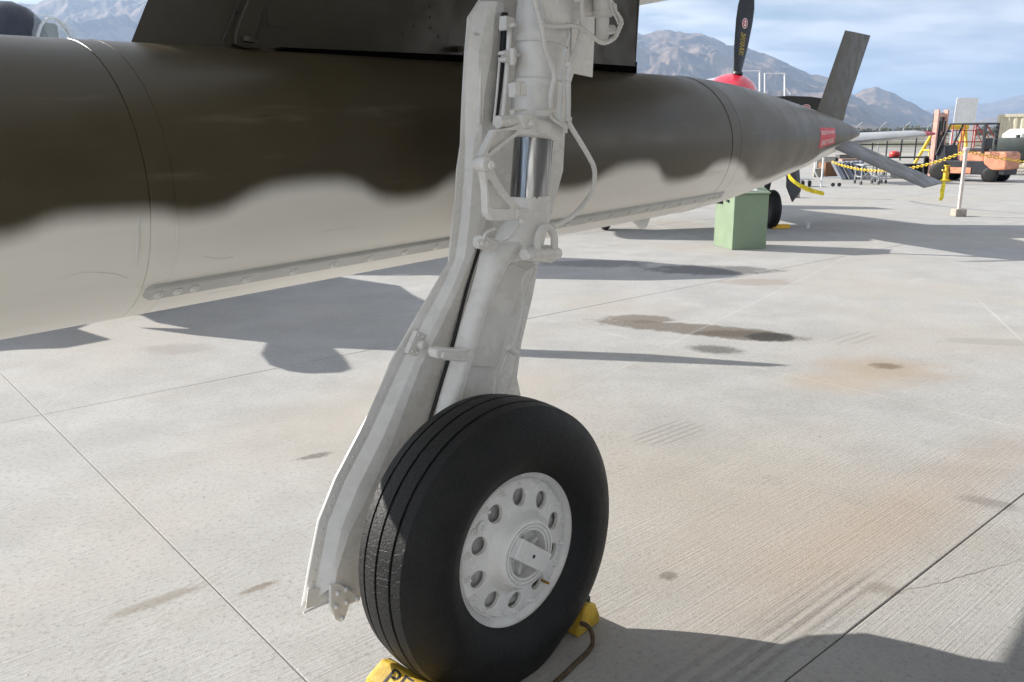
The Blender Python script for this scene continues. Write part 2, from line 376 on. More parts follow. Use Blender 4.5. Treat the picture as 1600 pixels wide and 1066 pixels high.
# ------------------------------------------------------------------ ground: base sheet + concrete slabs
g = MB().add([(-30000, -30000, -.05), (30000, -30000, -.05), (30000, 30000, -.05), (-30000, 30000, -.05)], [(0, 1, 2, 3)]).build('ground', M_DESERT)
kind(g, 'structure'); g['label'] = 'flat airfield ground reaching to the mountains'
J0 = V((-2.90, 4.84, 0)); SU, SV, GAP = 4.16, 4.42, .0045
sb = MB(); hu, hv = SU / 2 - GAP / 2, SV / 2 - GAP / 2; ch = .003
ring = lambda e, z: [JU * (hu - e) * i + JV * (hv - e) * j + UP * z for i, j in ((-1, -1), (1, -1), (1, 1), (-1, 1))]
sb.loft([ring(0, -.045), ring(0, -ch), ring(ch, 0)])
slab0 = sb.build('concrete_slab', M_CONC, g, origin=(0, 0, 0)); first = True
SLABS = []
for i in range(-8, 9):
    for j in range(-9, 8):
        c = J0 + JU * (SU * (i + .5)) + JV * (SV * (j + .5))
        if c.y < -6 or c.y > 62 or abs(c.x - c.y * .25) > 8 + c.y * .75: continue
        SLABS.append(c)
SLABS.sort(key=lambda c: c.length)
for c in SLABS[:290]:
    tilt = (random.uniform(-.0004, .0004), random.uniform(-.0004, .0004), 0)
    if first: slab0.location = c - WP[g] if False else (c.x, c.y, .05); slab0.rotation_euler = tilt; first = False; o = slab0
    else:
        o = bpy.data.objects.new('concrete_slab', slab0.data); COL.objects.link(o); o.parent = g; o.location = (c.x, c.y, .05); o.rotation_euler = tilt
g.location = (0, 0, -.014)
for v in g.data.vertices: v.co.z = 0
slab_z = .014
for o in g.children: o.location.z = slab_z

# ------------------------------------------------------------------ mountains
def rock():
    t = NT('mountain_rock'); p = t.pos()
    n = t.noise(p, .004, 8, .65); n2 = t.noise(p, .02, 6, .7)
    c = t.mix(t.ramp(n, .35, .65), (.11, .078, .055), (.25, .18, .13)); c = t.mix(t.ramp(n2, .5, .75, 0, .5), c, (.33, .26, .20))
    return t.set(c, .95, 0, .1)
M_ROCK = rock()
def elev(px, py):
    d = ray(px, py); return math.atan2(d.x, d.y), d.z / math.hypot(d.x, d.y)
def mountain(name, ridge, R0, R1, na, nr, amp, seed, label, jag=.012, backs=.25):
    pr = sorted(elev(*q) for q in ridge); az0, az1 = pr[0][0], pr[-1][0]
    def E_(a):
        for (a0, e0), (a1, e1) in zip(pr, pr[1:]):
            if a <= a1:
                k = (a - a0) / (a1 - a0); k = k * k * (3 - 2 * k) * .5 + k * .5; return e0 + (e1 - e0) * k
        return pr[-1][1]
    b = MB(); rows = []
    nb = max(4, int(nr * backs))
    for j in range(nr + nb):
        row = []
        for i in range(na):
            a = az0 + (az1 - az0) * i / (na - 1)
            t = j / (nr - 1)
            R = R0 + (R1 - R0) * t
            x, y = R * math.sin(a), R * math.cos(a)
            top = E_(a) * R1 + CAMZ
            q = V((x / 1150 + seed, y / 1150, seed * 1.7))
            rd = noise.ridged_multi_fractal(q, .9, 2.1, 7, .95, 2.2, noise_basis='PERLIN_ORIGINAL') / 2.2
            sl_ = noise.fractal(V((x / 260, y / 260, seed)), .8, 2.1, 5)
            if t <= 1:
                sh = t ** 1.25
                h = top * (sh + amp * (rd - .55) * math.sin(math.pi * min(t, 1)) ** .8 * .9 + .03 * sl_ * sh)
                h *= min(1, t * 6) ; h += jag * top * sl_ * t ** 4
            else:
                h = top * (1 + jag * sl_) * (1 - (t - 1) / backs * .8)
            row.append(V((x, y, h - 1)))
        rows.append(row)
    b.loft(rows, closed=False)
    o = b.build(name, M_ROCK, smooth=180, recalc=False); kind(o, 'structure'); o['label'] = label; return o
mountain('mountain', [(-900, 130), (-500, 70), (-250, 25), (-60, 18), (30, 6), (90, -10), (200, -20), (420, -30), (600, -10), (800, 25), (930, 40), (1005, 52), (1022, 49), (1060, 50), (1093, 49), (1112, 58), (1140, 70), (1165, 76), (1200, 90), (1240, 105), (1270, 117), (1292, 120), (1310, 130), (1340, 152), (1380, 185), (1400, 206)],
         4200, 8600, 900, 170, .62, 3.1, 'brown rocky mountain range fading into blue haze behind the airfield')
mountain('mountain', [(1215, 206), (1260, 180), (1300, 160), (1335, 147), (1352, 139), (1368, 136), (1388, 143), (1420, 160), (1450, 175), (1475, 190), (1500, 204)],
         7200, 9800, 300, 70, .5, 9.4, 'lower rocky foothill ending the near mountain range')
mountain('mountain', [(1300, 200), (1400, 180), (1455, 171), (1500, 164), (1545, 160), (1600, 149), (1680, 140), (1900, 150), (2300, 120)],
         15000, 21000, 260, 60, .5, 5.2, 'distant pale blue mountain range beyond the airfield')
mountain('mountain', [(1330, 207), (1450, 200), (1500, 194), (1560, 182), (1600, 176), (1700, 180), (1900, 204)],
         9000, 12000, 220, 50, .5, 7.7, 'low sunlit foothills in front of distant pale mountains')

# ------------------------------------------------------------------ the fighter jet whose landing gear fills the picture
jet = thing('fighter_jet', GW, 'brown camouflaged fighter jet on tall white landing gear with pylon under the wing', 'jet')

# ---- wheel
WC = GF(0, 0, .437); _wa = rad(135.5); AX = V((math.sin(_wa), math.cos(_wa), math.tan(rad(1.5)))).normalized()   # AX points to the visible (inboard) face
WX = UP.cross(AX).normalized(); WX = WX if WX.dot(Ga) > 0 else -WX
RS = 1.08
R_T = .450; W_T = .285
prof = []
def tyre_profile():
    pts = [(-.105, .238), (-.124, .266), (-.139, .292), (-.1435, .325), (-.139, .365), (-.127, .398), (-.108, .424)]
    def crown(y): return R_T - 1.15 * y * y - .0 if abs(y) < .105 else 0
    left = pts[:]
    ys = []
    for gy in (-.058, .0, .058):
        ys += [gy - .0048, gy - .0036, gy + .0036, gy + .0048]
    out = left + [(-.095, crown(-.095))]
    for k, y in enumerate(ys):
        gro = (k % 4) in (1, 2); out.append((y, crown(y) - (.007 if gro else 0)))
        if k % 4 == 3 and k < 11: out.append(((y + ys[k + 1]) / 2, crown((y + ys[k + 1]) / 2)))
    out += [(.095, crown(.095))] + [(-y, r) for y, r in reversed(pts)]
    return out
NT_ = 120
def rev_rings(prof, n, c, ax, X):
    Y = ax.cross(X).normalized()
    return [[c + ax * h + (X * math.cos(2 * math.pi * i / n) + Y * math.sin(2 * math.pi * i / n)) * r for i in range(n)] for h, r in prof]
wheel = MB()
tp = tyre_profile()
rr = rev_rings(tp, NT_, WC, AX, WX)
# flatten the contact patch on the ground and bulge the sidewall there
for k, r in enumerate(rr):
    for q in r:
        low = max(0, .05 - q.z)
        if q.z < .004: q.z = .004 + random.uniform(0, .0002)
        side = (q - WC).dot(AX)
        if low > 0: q += AX * (math.copysign(low * .35, side) if abs(side) > .09 else 0)
# wheel = part (rim body), tyre a sub-part
rimp = [(-.10, .225), (.085, .225), (.098, .236), (.104, .246), (.110, .2475), (.114, .243), (.113, .236), (.105, .228), (.094, .222), (.082, .213), (.076, .2065), (.076, .2035), (.090, .199), (.091, .195)]
rimp = [(h, r * RS if r > .226 else r * (1 + (RS - 1) * (1 if h > .07 else 0))) for h, r in rimp]
rb = MB(); rb.loft(rev_rings(rimp, 96, WC, AX, WX), True, False)
main_wheel = rb.build('main_wheel', M_GEAR, jet, smooth=50, origin=WC)
t_ = MB(); t_.loft(rr, True, False)
# bead closing ring inside
tyre = t_.build('tyre', M_RUBBER, main_wheel, smooth=28, origin=WC); 
# rim face with 10 lightening holes: annulus grid with circular holes
def web_ring(nh=10, rh=.025 * RS, rc=.152 * RS, r0=.121 * RS, r1=.195 * RS):
    b = MB(); thk = .012
    ny = AX.cross(WX).normalized()
    def ax_h(r):                      # conical dish: higher towards the hub
        t = (r - r0) / (r1 - r0); return .091 + .012 * (1 - t)
    def P(r, a, d=0): return WC + AX * (ax_h(r) + d) + (WX * math.cos(a) + ny * math.sin(a)) * r
    m = 24; sec = 2 * math.pi / nh
    for k in range(nh):
        ac = k * sec + .22
        hole = []; outer = []
        for i in range(m):
            t = 2 * math.pi * i / m
            hole.append((rc + rh * math.cos(t), ac + rh * math.sin(t) / rc))
            # outer boundary of the sector cell in (r, a)
            cx, sx = math.cos(t), math.sin(t); kx = min((r1 - rc) / cx if cx > 1e-6 else ((r0 - rc) / cx if cx < -1e-6 else 9), 9); ky = (sec / 2) / abs(sx) if abs(sx) > 1e-6 else 9
            kk = min(kx, ky); outer.append((rc + cx * kk, ac + sx * kk))
        # snap nearest samples to cell corners
        for cr_ in ((r0, ac - sec / 2), (r0, ac + sec / 2), (r1, ac - sec / 2), (r1, ac + sec / 2)):
            j = min(range(m), key=lambda i: (outer[i][0] - cr_[0]) ** 2 + ((outer[i][1] - cr_[1]) * rc) ** 2); outer[j] = cr_
        mid = [((h[0] * .5 + o_[0] * .5), (h[1] * .5 + o_[1] * .5)) for h, o_ in zip(hole, outer)]
        lip = [(rc + (q[0] - rc) * 1.09, ac + (q[1] - ac) * 1.09) for q in hole]
        b.loft([[P(*q, -.016) for q in hole], [P(*q, -.003) for q in hole], [P(*q) for q in lip], [P(*q) for q in mid], [P(*q) for q in outer]], True, False)
    bm_v, bm_f = b.v, b.f
    return b, P
wb, WPf = web_ring()
web = wb.build('rim_web', M_GEAR, main_wheel, smooth=35, origin=WC)
# bolts round the rim
bolt = MB().rev((0, 0, 0), (0, 0, 1), [(-.004, .013), (.003, .0115), (.0035, .0085), (.009, .0085), (.0092, .005), (.016, .0048), (.017, .003)], 8)
bolt0 = None; qrot = AX.to_track_quat('Z', 'Y')
for k in range(18):
    a = 2 * math.pi * k / 18 + .1; c = WPf(.201, a)
    if bolt0 is None:
        bolt0 = bolt.build('bolt', M_GEAR, main_wheel, smooth=40, origin=(0, 0, 0)); bolt0.location = c - WP[main_wheel]; bolt0.rotation_euler = qrot.to_euler()
    else: inst(bolt0, 'bolt', main_wheel, c, qrot.to_euler())
# raised boss between two holes, valve stem
MB().rev(WPf(.182, .22 + math.pi / 10 + 1.9), AX, [(0, .021), (.004, .020), (.005, .009), (.010, .007)], 16).build('boss', M_GEAR, main_wheel, smooth=40)
va = WPf(.180, -.95); MB().cyl(va, va + AX * .03, .0045, n=8).build('valve_stem', paint('brass', (.45, .24, .05), .4, .2, .6), main_wheel, smooth=40)
# hub: stepped rings, bearing cavity and spokes, cover bar
hb = MB(); hb.loft(rev_rings([(h, r * RS) for h, r in [(.103, .1215), (.106, .118), (.112, .113), (.120, .1075), (.128, .103), (.134, .1005), (.140, .098), (.1455, .094), (.147, .089), (.141, .0885), (.141, .084), (.146, .0835), (.1465, .078), (.140, .0775), (.140, .074), (.144, .0735), (.144, .068), (.128, .0675), (.100, .066), (.09, .03), (.09, .002)]], 64, WC, AX, WX), True, True)
hb.build('hub', M_GEAR, main_wheel, smooth=35, origin=WC)
sp = MB(); ny = AX.cross(WX)
for k in range(6):
    a = k * math.pi / 3 + .3; d = WX * math.cos(a) + ny * math.sin(a)
    sp.box(WC + AX * .110 + d * .045, .052, .012, .02, d, AX.cross(d), AX)
sp.rev(WC + AX * .09, AX, [(0, .026), (.034, .024), (.036, .018)], 8)
sp.build('hub_spider', M_GEAR, main_wheel, bevel=.002)
ba = rad(-38); bd_ = (WX * math.cos(ba) + UP * math.sin(ba)).normalized(); bn = AX.cross(bd_).normalized()
cb = MB().box(WC + AX * .162, .158, .062, .008, bd_, bn, AX)
for e in (-1, 1): cb.box(WC + AX * .152 + bd_ * (.075 * e), .008, .062, .026, bd_, bn, AX)
cover = cb.build('hub_cover_bar', M_GEAR, main_wheel, bevel=.003)
MB().rev(WC + AX * .1645, AX, [(0, .006), (.0025, .006)], 10).build('cover_pin', M_DARK, main_wheel)
# axle and brake drum outboard of the wheel
ab = MB(); ab.loft(rev_rings([(.05, .05), (-.20, .05)], 24, WC, AX, WX)); ab.loft(rev_rings([(-.05, .19), (-.105, .19), (-.115, .15), (-.12, .06)], 40, WC, AX, WX), True, True)
ab.loft(rev_rings([(.072, .185), (.072, .06)], 40, WC, AX, WX), True, True)
ab.build('brake_unit', M_GEAR, main_wheel, smooth=40)

# ---- strut
OS = .20
SA = GP(853, -30, OS); SB_ = GP(826.5, 312, OS); sax = (SB_ - SA).normalized(); SLn = (SB_ - SA).length
def strut_t(y): # length along the strut for pixel row
    return SLn * (y + 30) / 342
PXM = .00208      # metres per pixel near the strut
def srow(y, wpx): return (strut_t(y), wpx / 2 * PXM)
side = Ga; frontn = -Go
strut = MB().rev(SA - sax * .45, sax, [(0, .095), (.2, .095)] + [(h + .45, r) for h, r in [srow(-30, 84), srow(44, 84), srow(48, 88), srow(66, 88), srow(69, 84), srow(70, 78), srow(74, 80), srow(85, 76), srow(122, 74), srow(126, 80), srow(160, 80), srow(176, 80), srow(182, 86), srow(204, 86), srow(212, 80), srow(215, 70)]], 40).build('gear_strut', M_GEAR, jet, smooth=35)
piston = MB().rev(SA, sax, [srow(208, 62), srow(310, 62)], 48).build('piston', M_CHROME, strut, smooth=40)
# trunnion bulge at the top and side lugs
MB().loft([[GP(x, y, OS - .02 + d) for x, y in ((836, -40), (895, -40), (905, 10), (898, 40), (868, 46), (850, 30))] for d in (-.075, -.055, .05)]).build('trunnion_cheek', M_GEAR, strut, smooth=60, bevel=.012, seg=3)
MB().cyl(GP(880, 8, OS - .02), GP(940, 12, OS - .02), .035, .03, 20).build('side_stay_lug', M_GEAR, strut, smooth=40, bevel=.003)
lt = MB().prism([GP(x, y, OS - .085) for x, y in ((805, 130), (812, 127), (822, 127), (824, 150), (806, 152))], Go * .03); lt.build('lug', M_GEAR, strut, bevel=.003)
for xo in (809, 818): MB().prism([GP(xo + x, y, OS - .092) for x, y in ((-4, 131), (-3, 129), (3, 129), (4, 131), (4, 147), (2, 149), (-4, 148))], Go * .01).build('lug', M_GEAR, strut, bevel=.002)

# upper collar lower ring block (right side bulky cover)
MB().loft([[GP(x, y, o) for x, y in ((838, 184), (868, 192), (880, 197), (879, 214), (868, 216), (838, 206))] for o in (OS - .095, OS - .07, OS)]).build('lower_bearing_cover', M_GEAR, strut, smooth=50, bevel=.005)

# lower fork body
def ringe(px, py, rw, rd, o, n=20):
    c = GP(px, py, o); return [c + Ga * (math.cos(2 * math.pi * i / n) * rw) + Go * (math.sin(2 * math.pi * i / n) * rd) for i in range(n)]
fork = MB().loft([ringe(827.5, 306, .066, .066, OS), ringe(827, 330, .068, .068, OS), ringe(826, 336, .072, .07, OS), ringe(819, 350, .088, .075, OS), ringe(812, 372, .098, .075, OS), ringe(806, 392, .098, .07, OS + .005), ringe(792, 405, .085, .062, OS + .01)]).build('fork_head', M_GEAR, strut, smooth=60)
# round leading tube of the fork
ft = [((803, 368), .045), ((790, 382), .055), ((778, 398), .056), ((768, 420), .045), ((752, 462), .036), ((736, 510), .034), ((722, 560), .033), ((706, 615), .034), ((690, 680), .036), ((680, 740), .04), ((690, 815), .055)]
MB().loft([ringe(x, y, r, r * 1.1, OS) for (x, y), r in ft]).build('fork_tube', M_GEAR, strut, smooth=60)
wl = [(800, 404), (777, 420), (764, 440), (752, 475), (742, 500), (733, 530), (727, 545), (716, 585), (700, 640), (690, 700), (685, 780), (720, 800)]
wr = [(735, 800), (748, 720), (760, 660), (771, 614), (780, 573), (788, 536), (800, 490), (812, 451), (825, 425), (836, 410)]
MB().prism([GP(x, y, OS - .005) for x, y in wl + wr], Go * .04).build('fork_web', M_GEAR, strut, smooth=50, bevel=.004)
# doubler plate edge step on the web
MB().prism([GP(x, y, OS - .011) for x, y in ((734, 524), (743, 500), (755, 470), (766, 442), (780, 424), (800, 412), (822, 420), (808, 452), (796, 490), (785, 535), (776, 574), (718, 572), (724, 549))], Go * .008).build('web_doubler', M_GEAR, strut, bevel=.002)
# shackle bracket and tie-down ring at the right
br = MB().prism([GP(x, y, OS - .075) for x, y in ((822, 386), (866, 384), (872, 392), (872, 404), (864, 411), (850, 408), (824, 407))], Go * .10); br.build('tie_down_bracket', M_GEAR, strut, bevel=.006, seg=3)
MB().cyl(GP(818, 398, OS - .10), GP(872, 396, OS - .10), .019, n=16).build('tie_down_pin', M_GEAR, strut, smooth=40, bevel=.002)
MB().rev(GP(828, 399, OS - .118), -Go, [(0, .015), (.012, .015), (.013, .008), (.018, .007)], 6).build('nut', M_GEAR, strut)
MB().tube([GP(x, y, OS - .10) for x, y in ((840, 392), (840, 375), (845, 360), (853, 355), (861, 359), (866, 372), (866, 390))], .013, 10).build('tie_down_ring', M_GEAR, strut, smooth=60)

# torque links
OL = .115
MB().cyl(GP(777, 191, OL), GP(815, 189, OL), .019, n=16).build('link_pin', M_GEAR, strut, smooth=40, bevel=.002)
MB().rev(GP(796, 190, OL - .0185), -Go, [(0, .008), (.003, .008)], 12).build('grease_cap', M_GEAR, strut)
def framed_plate(name, outline, inner, o, thk, rec):
    """plate with a recessed pocket: rim frame + sunk floor"""
    n = len(outline); b = MB()
    a = [GP(x, y, o) for x, y in outline]; i_ = [GP(x, y, o) for x, y in inner]; d = [q + Go * rec for q in i_]; bk = [q + Go * thk for q in a]
    b.loft([bk, a, i_, d], True, True)
    return b.build(name, M_GEAR, strut, smooth=30, bevel=.0025)
framed_plate('upper_torque_link', [(773, 203), (800, 199), (818, 190), (826, 196), (822, 202), (795, 222), (770, 243), (758, 250), (753, 244), (762, 224)],
             [(776, 207), (798, 204), (808, 203), (809, 204), (806, 207), (790, 219), (770, 235), (764, 240), (763, 238), (768, 225)], OL - .02, .024, .014)
framed_plate('lower_torque_link', [(753, 258), (762, 254), (771, 262), (776, 275), (790, 298), (806, 318), (817, 326), (812, 338), (805, 344), (770, 345), (762, 334), (761, 300), (758, 275)],
             [(762, 282), (764, 281), (768, 282), (771, 288), (780, 303), (792, 317), (799, 324), (798, 326), (796, 327), (772, 326), (766, 322), (765, 305), (763, 290)], OL - .025, .026, .014)
MB().rev(GP(762, 256, OL - .045), Go, [(0, .018), (.004, .021), (.044, .021), (.048, .018)], 20).build('knee_barrel', M_GEAR, strut, smooth=40)
MB().cyl(GP(750, 258, OL + .0), GP(762, 256, OL - .02), .018, n=14).build('knee_boss', M_GEAR, strut, smooth=40, bevel=.002)
MB().rev(GP(766, 258, OL - .046), -Go, [(0, .013), (.010, .013), (.0105, .007), (.016, .006)], 6).build('castle_nut', M_GEAR, strut)
MB().tube([GP(x, y, OL - .02) for x, y in ((757, 248), (753, 244), (752, 248), (756, 256))], .004, 6).build('grease_nipple', M_GEAR, strut, smooth=60)
MB().cyl(GP(771, 335, OL), GP(802, 336, OL), .019, n=16).build('link_pin', M_GEAR, strut, smooth=40, bevel=.002)
MB().rev(GP(786, 334, OL - .0185), -Go, [(0, .008), (.003, .008)], 12).build('grease_cap', M_GEAR, strut)
MB().prism([GP(x, y, OL - .03) for x, y in ((808, 326), (826, 325), (829, 330), (827, 340), (816, 346), (808, 343))], Go * .05).build('pin_lug', M_GEAR, strut, bevel=.004)
MB().rev(GP(814, 345, OL - .035), -Go, [(0, .011), (.01, .011), (.0105, .006), (.015, .005)], 6).build('castle_nut', M_GEAR, strut)
MB().prism([GP(x, y, OL - .03) for x, y in ((815, 180), (824, 176), (834, 184), (838, 194), (832, 202), (820, 200))], Go * .05).build('pin_lug', M_GEAR, strut, bevel=.005)
MB().rev(GP(828, 193, OL - .031), -Go, [(0, .011), (.008, .010), (.009, .006), (.014, .005)], 6).build('castle_nut', M_GEAR, strut)
# drag link pivot with bonding wire
MB().cyl(GP(747, 378, OS - .06), GP(770, 382, OS - .04), .021, n=16).build('door_link_pivot', M_GEAR, strut, smooth=40, bevel=.003)
MB().rev(GP(749, 380, OS - .075), -Go, [(0, .013), (.008, .013), (.009, .007), (.016, .006)], 6).build('castle_nut', M_GEAR, strut)
MB().rev(GP(757, 381, OS - .075), -Go, [(0, .010), (.01, .009), (.012, .004)], 8).build('bolt', M_GEAR, strut)
MB().tube([GP(x, y, OS - .075) for x, y in ((755, 377), (757, 368), (762, 362), (774, 357))], .006, 6).build('link_arm', M_GEAR, strut, smooth=60)
MB().tube([GP(x, y, OS - .085) for x, y in ((760, 372), (768, 378), (780, 379), (794, 374), (805, 362), (813, 350))], .0028, 6).build('bonding_wire', M_GEAR, strut, smooth=60)

# hoses, cables and clamps
def hose(name, pts, o, r, mat=M_GEAR, parent=None, sm=4): return MB().tube([GP(x, y, o) for x, y in pts], r, 8, sm).build(name, mat, parent or strut, smooth=60)
hose('brake_hose', [(908, -12), (909, 15), (909, 38), (905, 62), (899, 80), (891, 100), (888, 130), (888, 160), (888, 187), (893, 200), (901, 213), (919, 243), (928, 262), (929, 280), (925, 300), (910, 322), (895, 337), (883, 345), (868, 353)], .09, .0085)
for y, x in ((101, 890), (122, 888), (186, 888)): MB().rev(GP(x, y - 3, .09), GP(x - .5, y + 4, .09) - GP(x, y - 3, .09), [(0, .0125), (.014, .0125)], 12).build('hose_clamp', M_GEAR, strut, smooth=40)
hose('wrapped_cable', [(834, -10), (838, 10), (844, 32), (848, 50), (850, 66), (854, 82), (860, 98), (865, 112), (866, 124), (863, 138), (861, 150), (860, 173)], .09, lambda t: .0088 + .0008 * math.sin(t * 150), sm=6)
hose('wrapped_cable', [(845, 34), (850, 39), (860, 41), (875, 41), (890, 40), (905, 43), (915, 50), (925, 57), (936, 65), (944, 67), (953, 64), (961, 58), (967, 46), (971, 35), (967, 26), (961, 17), (959, 6)], .085, lambda t: .0075 + .0009 * math.sin(t * 190), sm=6)
hose('wire', [(958, 2), (960, 14), (966, 25), (969, 36), (964, 48)], .08, .003); hose('wire', [(954, 2), (957, 18), (963, 30), (966, 38)], .078, .003)
MB().prism([GP(x, y, .075) for x, y in ((846, 172), (868, 170), (869, 175), (858, 178), (856, 182), (847, 181))], Go * .03).build('cable_clamp', M_GEAR, strut, bevel=.002)
hose('brake_line', [(858, 176), (862, 184), (869, 190), (878, 195), (884, 201), (884, 208)], .09, .0055); hose('brake_line', [(863, 175), (868, 183), (876, 189), (883, 194), (886, 201)], .092, .0055)
hose('brake_line', [(836, 415), (824, 424), (816, 438), (815, 452), (817, 466), (815, 485), (812, 502), (806, 522), (800, 541), (790, 560), (783, 580), (778, 600), (775, 625)], .17, .0058)
hose('brake_line', [(838, 414), (832, 432), (824, 455), (818, 480), (816, 510), (810, 540), (806, 570), (797, 600), (788, 625)], .19, .003)
for x, y in ((798, 546), (802, 549)): MB().cyl(GP(x - 4, y - 3, .155), GP(x + 4, y + 3, .155), .011, n=10).build('hose_clamp', M_GEAR, strut, smooth=40)
# actuator at the top right with connector
MB().rev(GP(942, -12, .12), GP(941, 60, .12) - GP(942, -12, .12), [(0, .032), (.05, .032), (.055, .03), (.06, .034), (.075, .034), (.08, .022), (.135, .022), (.15, .018)], 20).build('lock_actuator', M_GEAR, strut, smooth=40)
MB().cyl(GP(944, 48, .11), GP(958, 46, .11), .015, n=12).build('connector', M_GEAR, strut, smooth=40, bevel=.002)
MB().cyl(GP(955, 8, .10), GP(956, 16, .10), .018, n=12).build('connector', M_GEAR, strut, smooth=40, bevel=.002)
MB().cyl(GP(902, -2, .10), GP(902, 5, .10), .014, n=10).build('connector', M_GEAR, strut, smooth=40)
# bracket plate behind the hoses
MB().prism([GP(x, y, .24) for x, y in ((893, -20), (918, -20), (918, 62), (906, 70), (893, 95))], Go * .01).build('bracket_plate', M_GEAR, strut, bevel=.002)

# left-hand rods between door and strut
hose('door_rod', [(797, 38), (794, 90), (790, 140), (785, 192)], .24, .0085, sm=1); hose('door_slot_rail', [(789, 20), (785, 90), (780, 140), (773, 192)], .30, .010, M_BLACK, sm=1); hose('door_slot_rail', [(781, 90), (776, 150), (771, 195)], .262, .004, sm=1)  # first rail blackened to stand in for the dark slot beside the door
MB().prism([GP(x, y, .22) for x, y in ((791, 24), (804, 28), (805, 36), (800, 40), (797, 42), (793, 48), (790, 46))], Go * .03).build('rod_fitting', M_GEAR, strut, bevel=.003)
MB().prism([GP(x, y, .21) for x, y in ((790, 80), (800, 77), (808, 77), (809, 84), (814, 84), (814, 88), (808, 89), (808, 98), (800, 98), (790, 96), (789, 90), (793, 88), (793, 85), (788, 85))], Go * .03).build('rod_clevis', M_GEAR, strut, bevel=.002)
MB().cyl(GP(801, 76, .205), GP(801, 102, .205), .010, n=10).build('rod_bolt', M_GEAR, strut, smooth=40)
MB().prism([GP(x, y, .20) for x, y in ((803, 36), (808, 35), (808, 40), (804, 42))], Go * .03).build('rod_bolt', M_GEAR, strut, bevel=.002)
MB().prism([GP(x, y, .15) for x, y in ((803, 172), (808, 170), (824, 171), (824, 173), (810, 176), (808, 181), (804, 181))], Go * .02).build('lock_lever', M_GEAR, strut, bevel=.002)

# ---- gear door: outer skin and inner beam with rivets
OD = .34
left = [(752, -10), (749, 0), (731.5, 27), (727, 80), (723, 150), (720, 225), (714, 267), (712, 308), (706, 358), (701, 411), (676, 453), (644, 507), (610, 567), (584, 634), (562, 674), (523, 749), (497, 814), (484, 880), (472, 948)]
doorR = [(560, 935), (600, 915), (640, 860), (700, 760), (790, 690), (816, 650), (814, 618), (808, 590), (815, 536), (832, 465), (842, 412), (859, 346), (880, 267), (884, 190), (892, 130), (897, 115), (926, 121), (929, 60), (930, -10)]
def skin_o(x, y):    # slight lengthwise twist/curve so that the panel is not dead flat
    return OD + .012 * math.sin(y / 300.)
skl = [(x, y) for x, y in left]
db = MB(); pl = [GP(x, y, OD) for x, y in skl + doorR]; db.prism(pl, Go * .006)
door = db.build('gear_door', M_GEAR, jet, bevel=.0015)
# stations: left edge, rivet-flange inner line, beam crest, crest 2, right edge
ST = [  # y-row stations: (left, flange, crest1, crest2, right)
    [(749, 2), (753, 2), (770, 2), (777, 2), (787, 2)],
    [(732, 28), (737, 28), (760, 28), (772, 28), (787, 26)],
    [(727.5, 80), (731, 80), (748, 80), (768, 82), (783, 84)],
    [(723.5, 150), (727, 150), (748, 150), (756, 150), (777, 152)],
    [(720.5, 205), (726, 205), (746, 205), (753, 205), (771, 206)],
    [(719.5, 222), (727, 222), (740, 222), (752, 222), (760, 224)],
    [(713.5, 280), (725, 280), (738, 280), (752, 281), (762, 283)],
    [(708, 340), (720, 340), (734, 340), (750, 342), (759, 345)],
    [(701.5, 408), (711, 405), (726, 402), (738, 398), (745, 396)],
    [(676.5, 453), (690, 450), (708, 448), (722, 440), (727, 456)],
    [(644.5, 507), (659, 507), (678, 508), (690, 508), (712, 515)],
    [(610.5, 567), (627, 568), (645, 572), (656, 574), (692, 588)],
    [(562.5, 674), (577, 678), (598, 684), (613, 690), (664, 700)],
    [(523.5, 749), (538, 752), (560, 760), (578, 768), (640, 790)],
    [(498, 814), (512, 818), (534, 824), (546, 832), (610, 850)],
    [(485, 880), (500, 882), (520, 886), (527, 890), (590, 900)],
    [(474, 940), (488, 940), (512, 922), (522, 922), (585, 926)]]
OO = [OD - .002, OD - .006, OD - .036, OD - .046, OD - .022]
rows = []
for r in ST:
    q = [GP(x, y, o) for (x, y), o in zip(r, OO)]
    q.append(q[-1] + Go * .02)
    rows.append(q)
beam = MB(); beam.loft(rows, closed=False)
bo = beam.build('door_beam', M_GEAR, door, smooth=40, recalc=False)
sd = bo.modifiers.new('solid', 'SOLIDIFY'); sd.thickness = .003; sd.offset = 0
bv = bo.modifiers.new('bevel', 'BEVEL'); bv.width = .008; bv.segments = 3; bv.limit_method = 'ANGLE'; bv.angle_limit = rad(18)
hose('door_gap_strip', [(752, 372), (747, 394), (736, 428), (727, 460), (717, 500), (707, 540), (692, 590), (677, 640), (660, 690)], OD - .030, .0062, M_BLACK, door)  # black strip added to draw the shaded gap between door and fork
# upper beam recess rib (the long shallow groove)
MB().tube([GP(x, y, OD - .038) for x, y in ((751, 108), (750, 150), (748, 195))], lambda t: .004 + .006 * t, 8).build('door_rib', M_GEAR, door, smooth=60)
MB().tube([GP(x, y, OD - .028) for x, y in ((740, 52), (752, 55), (766, 57), (781, 60))], .004, 6).build('door_rib', M_GEAR, door, smooth=60)
rv = MB(); rivn = 0
def rivet(b, c, n, r=.0042, h=.0022): b.rev(c - n * .001, n, [(0, r), (h * .6 + .001, r * .85), (h + .001, r * .35)], 7)
def rivrow(pts, o, step):
    P = [GP(x, y, o) for x, y in pts]; acc = 0
    for a, b in zip(P, P[1:]):
        d = (b - a).length; k = max(1, int(d / step))
        for i in range(k): rivet(rv, a.lerp(b, (i + .5) / k), -Go)
def mids(k0, k1, sel): return [tuple((ST[i][k0][j] * (1 - sel) + ST[i][k1][j] * sel) for j in (0, 1)) for i in range(len(ST))]
rivrow(mids(0, 1, .6)[5:], OD - .0062, .032)
rivrow(mids(3, 4, .35)[9:15], OD - .040, .045)
kind(rv.build('rivet_row', M_GEAR, door, smooth=60), 'stuff')
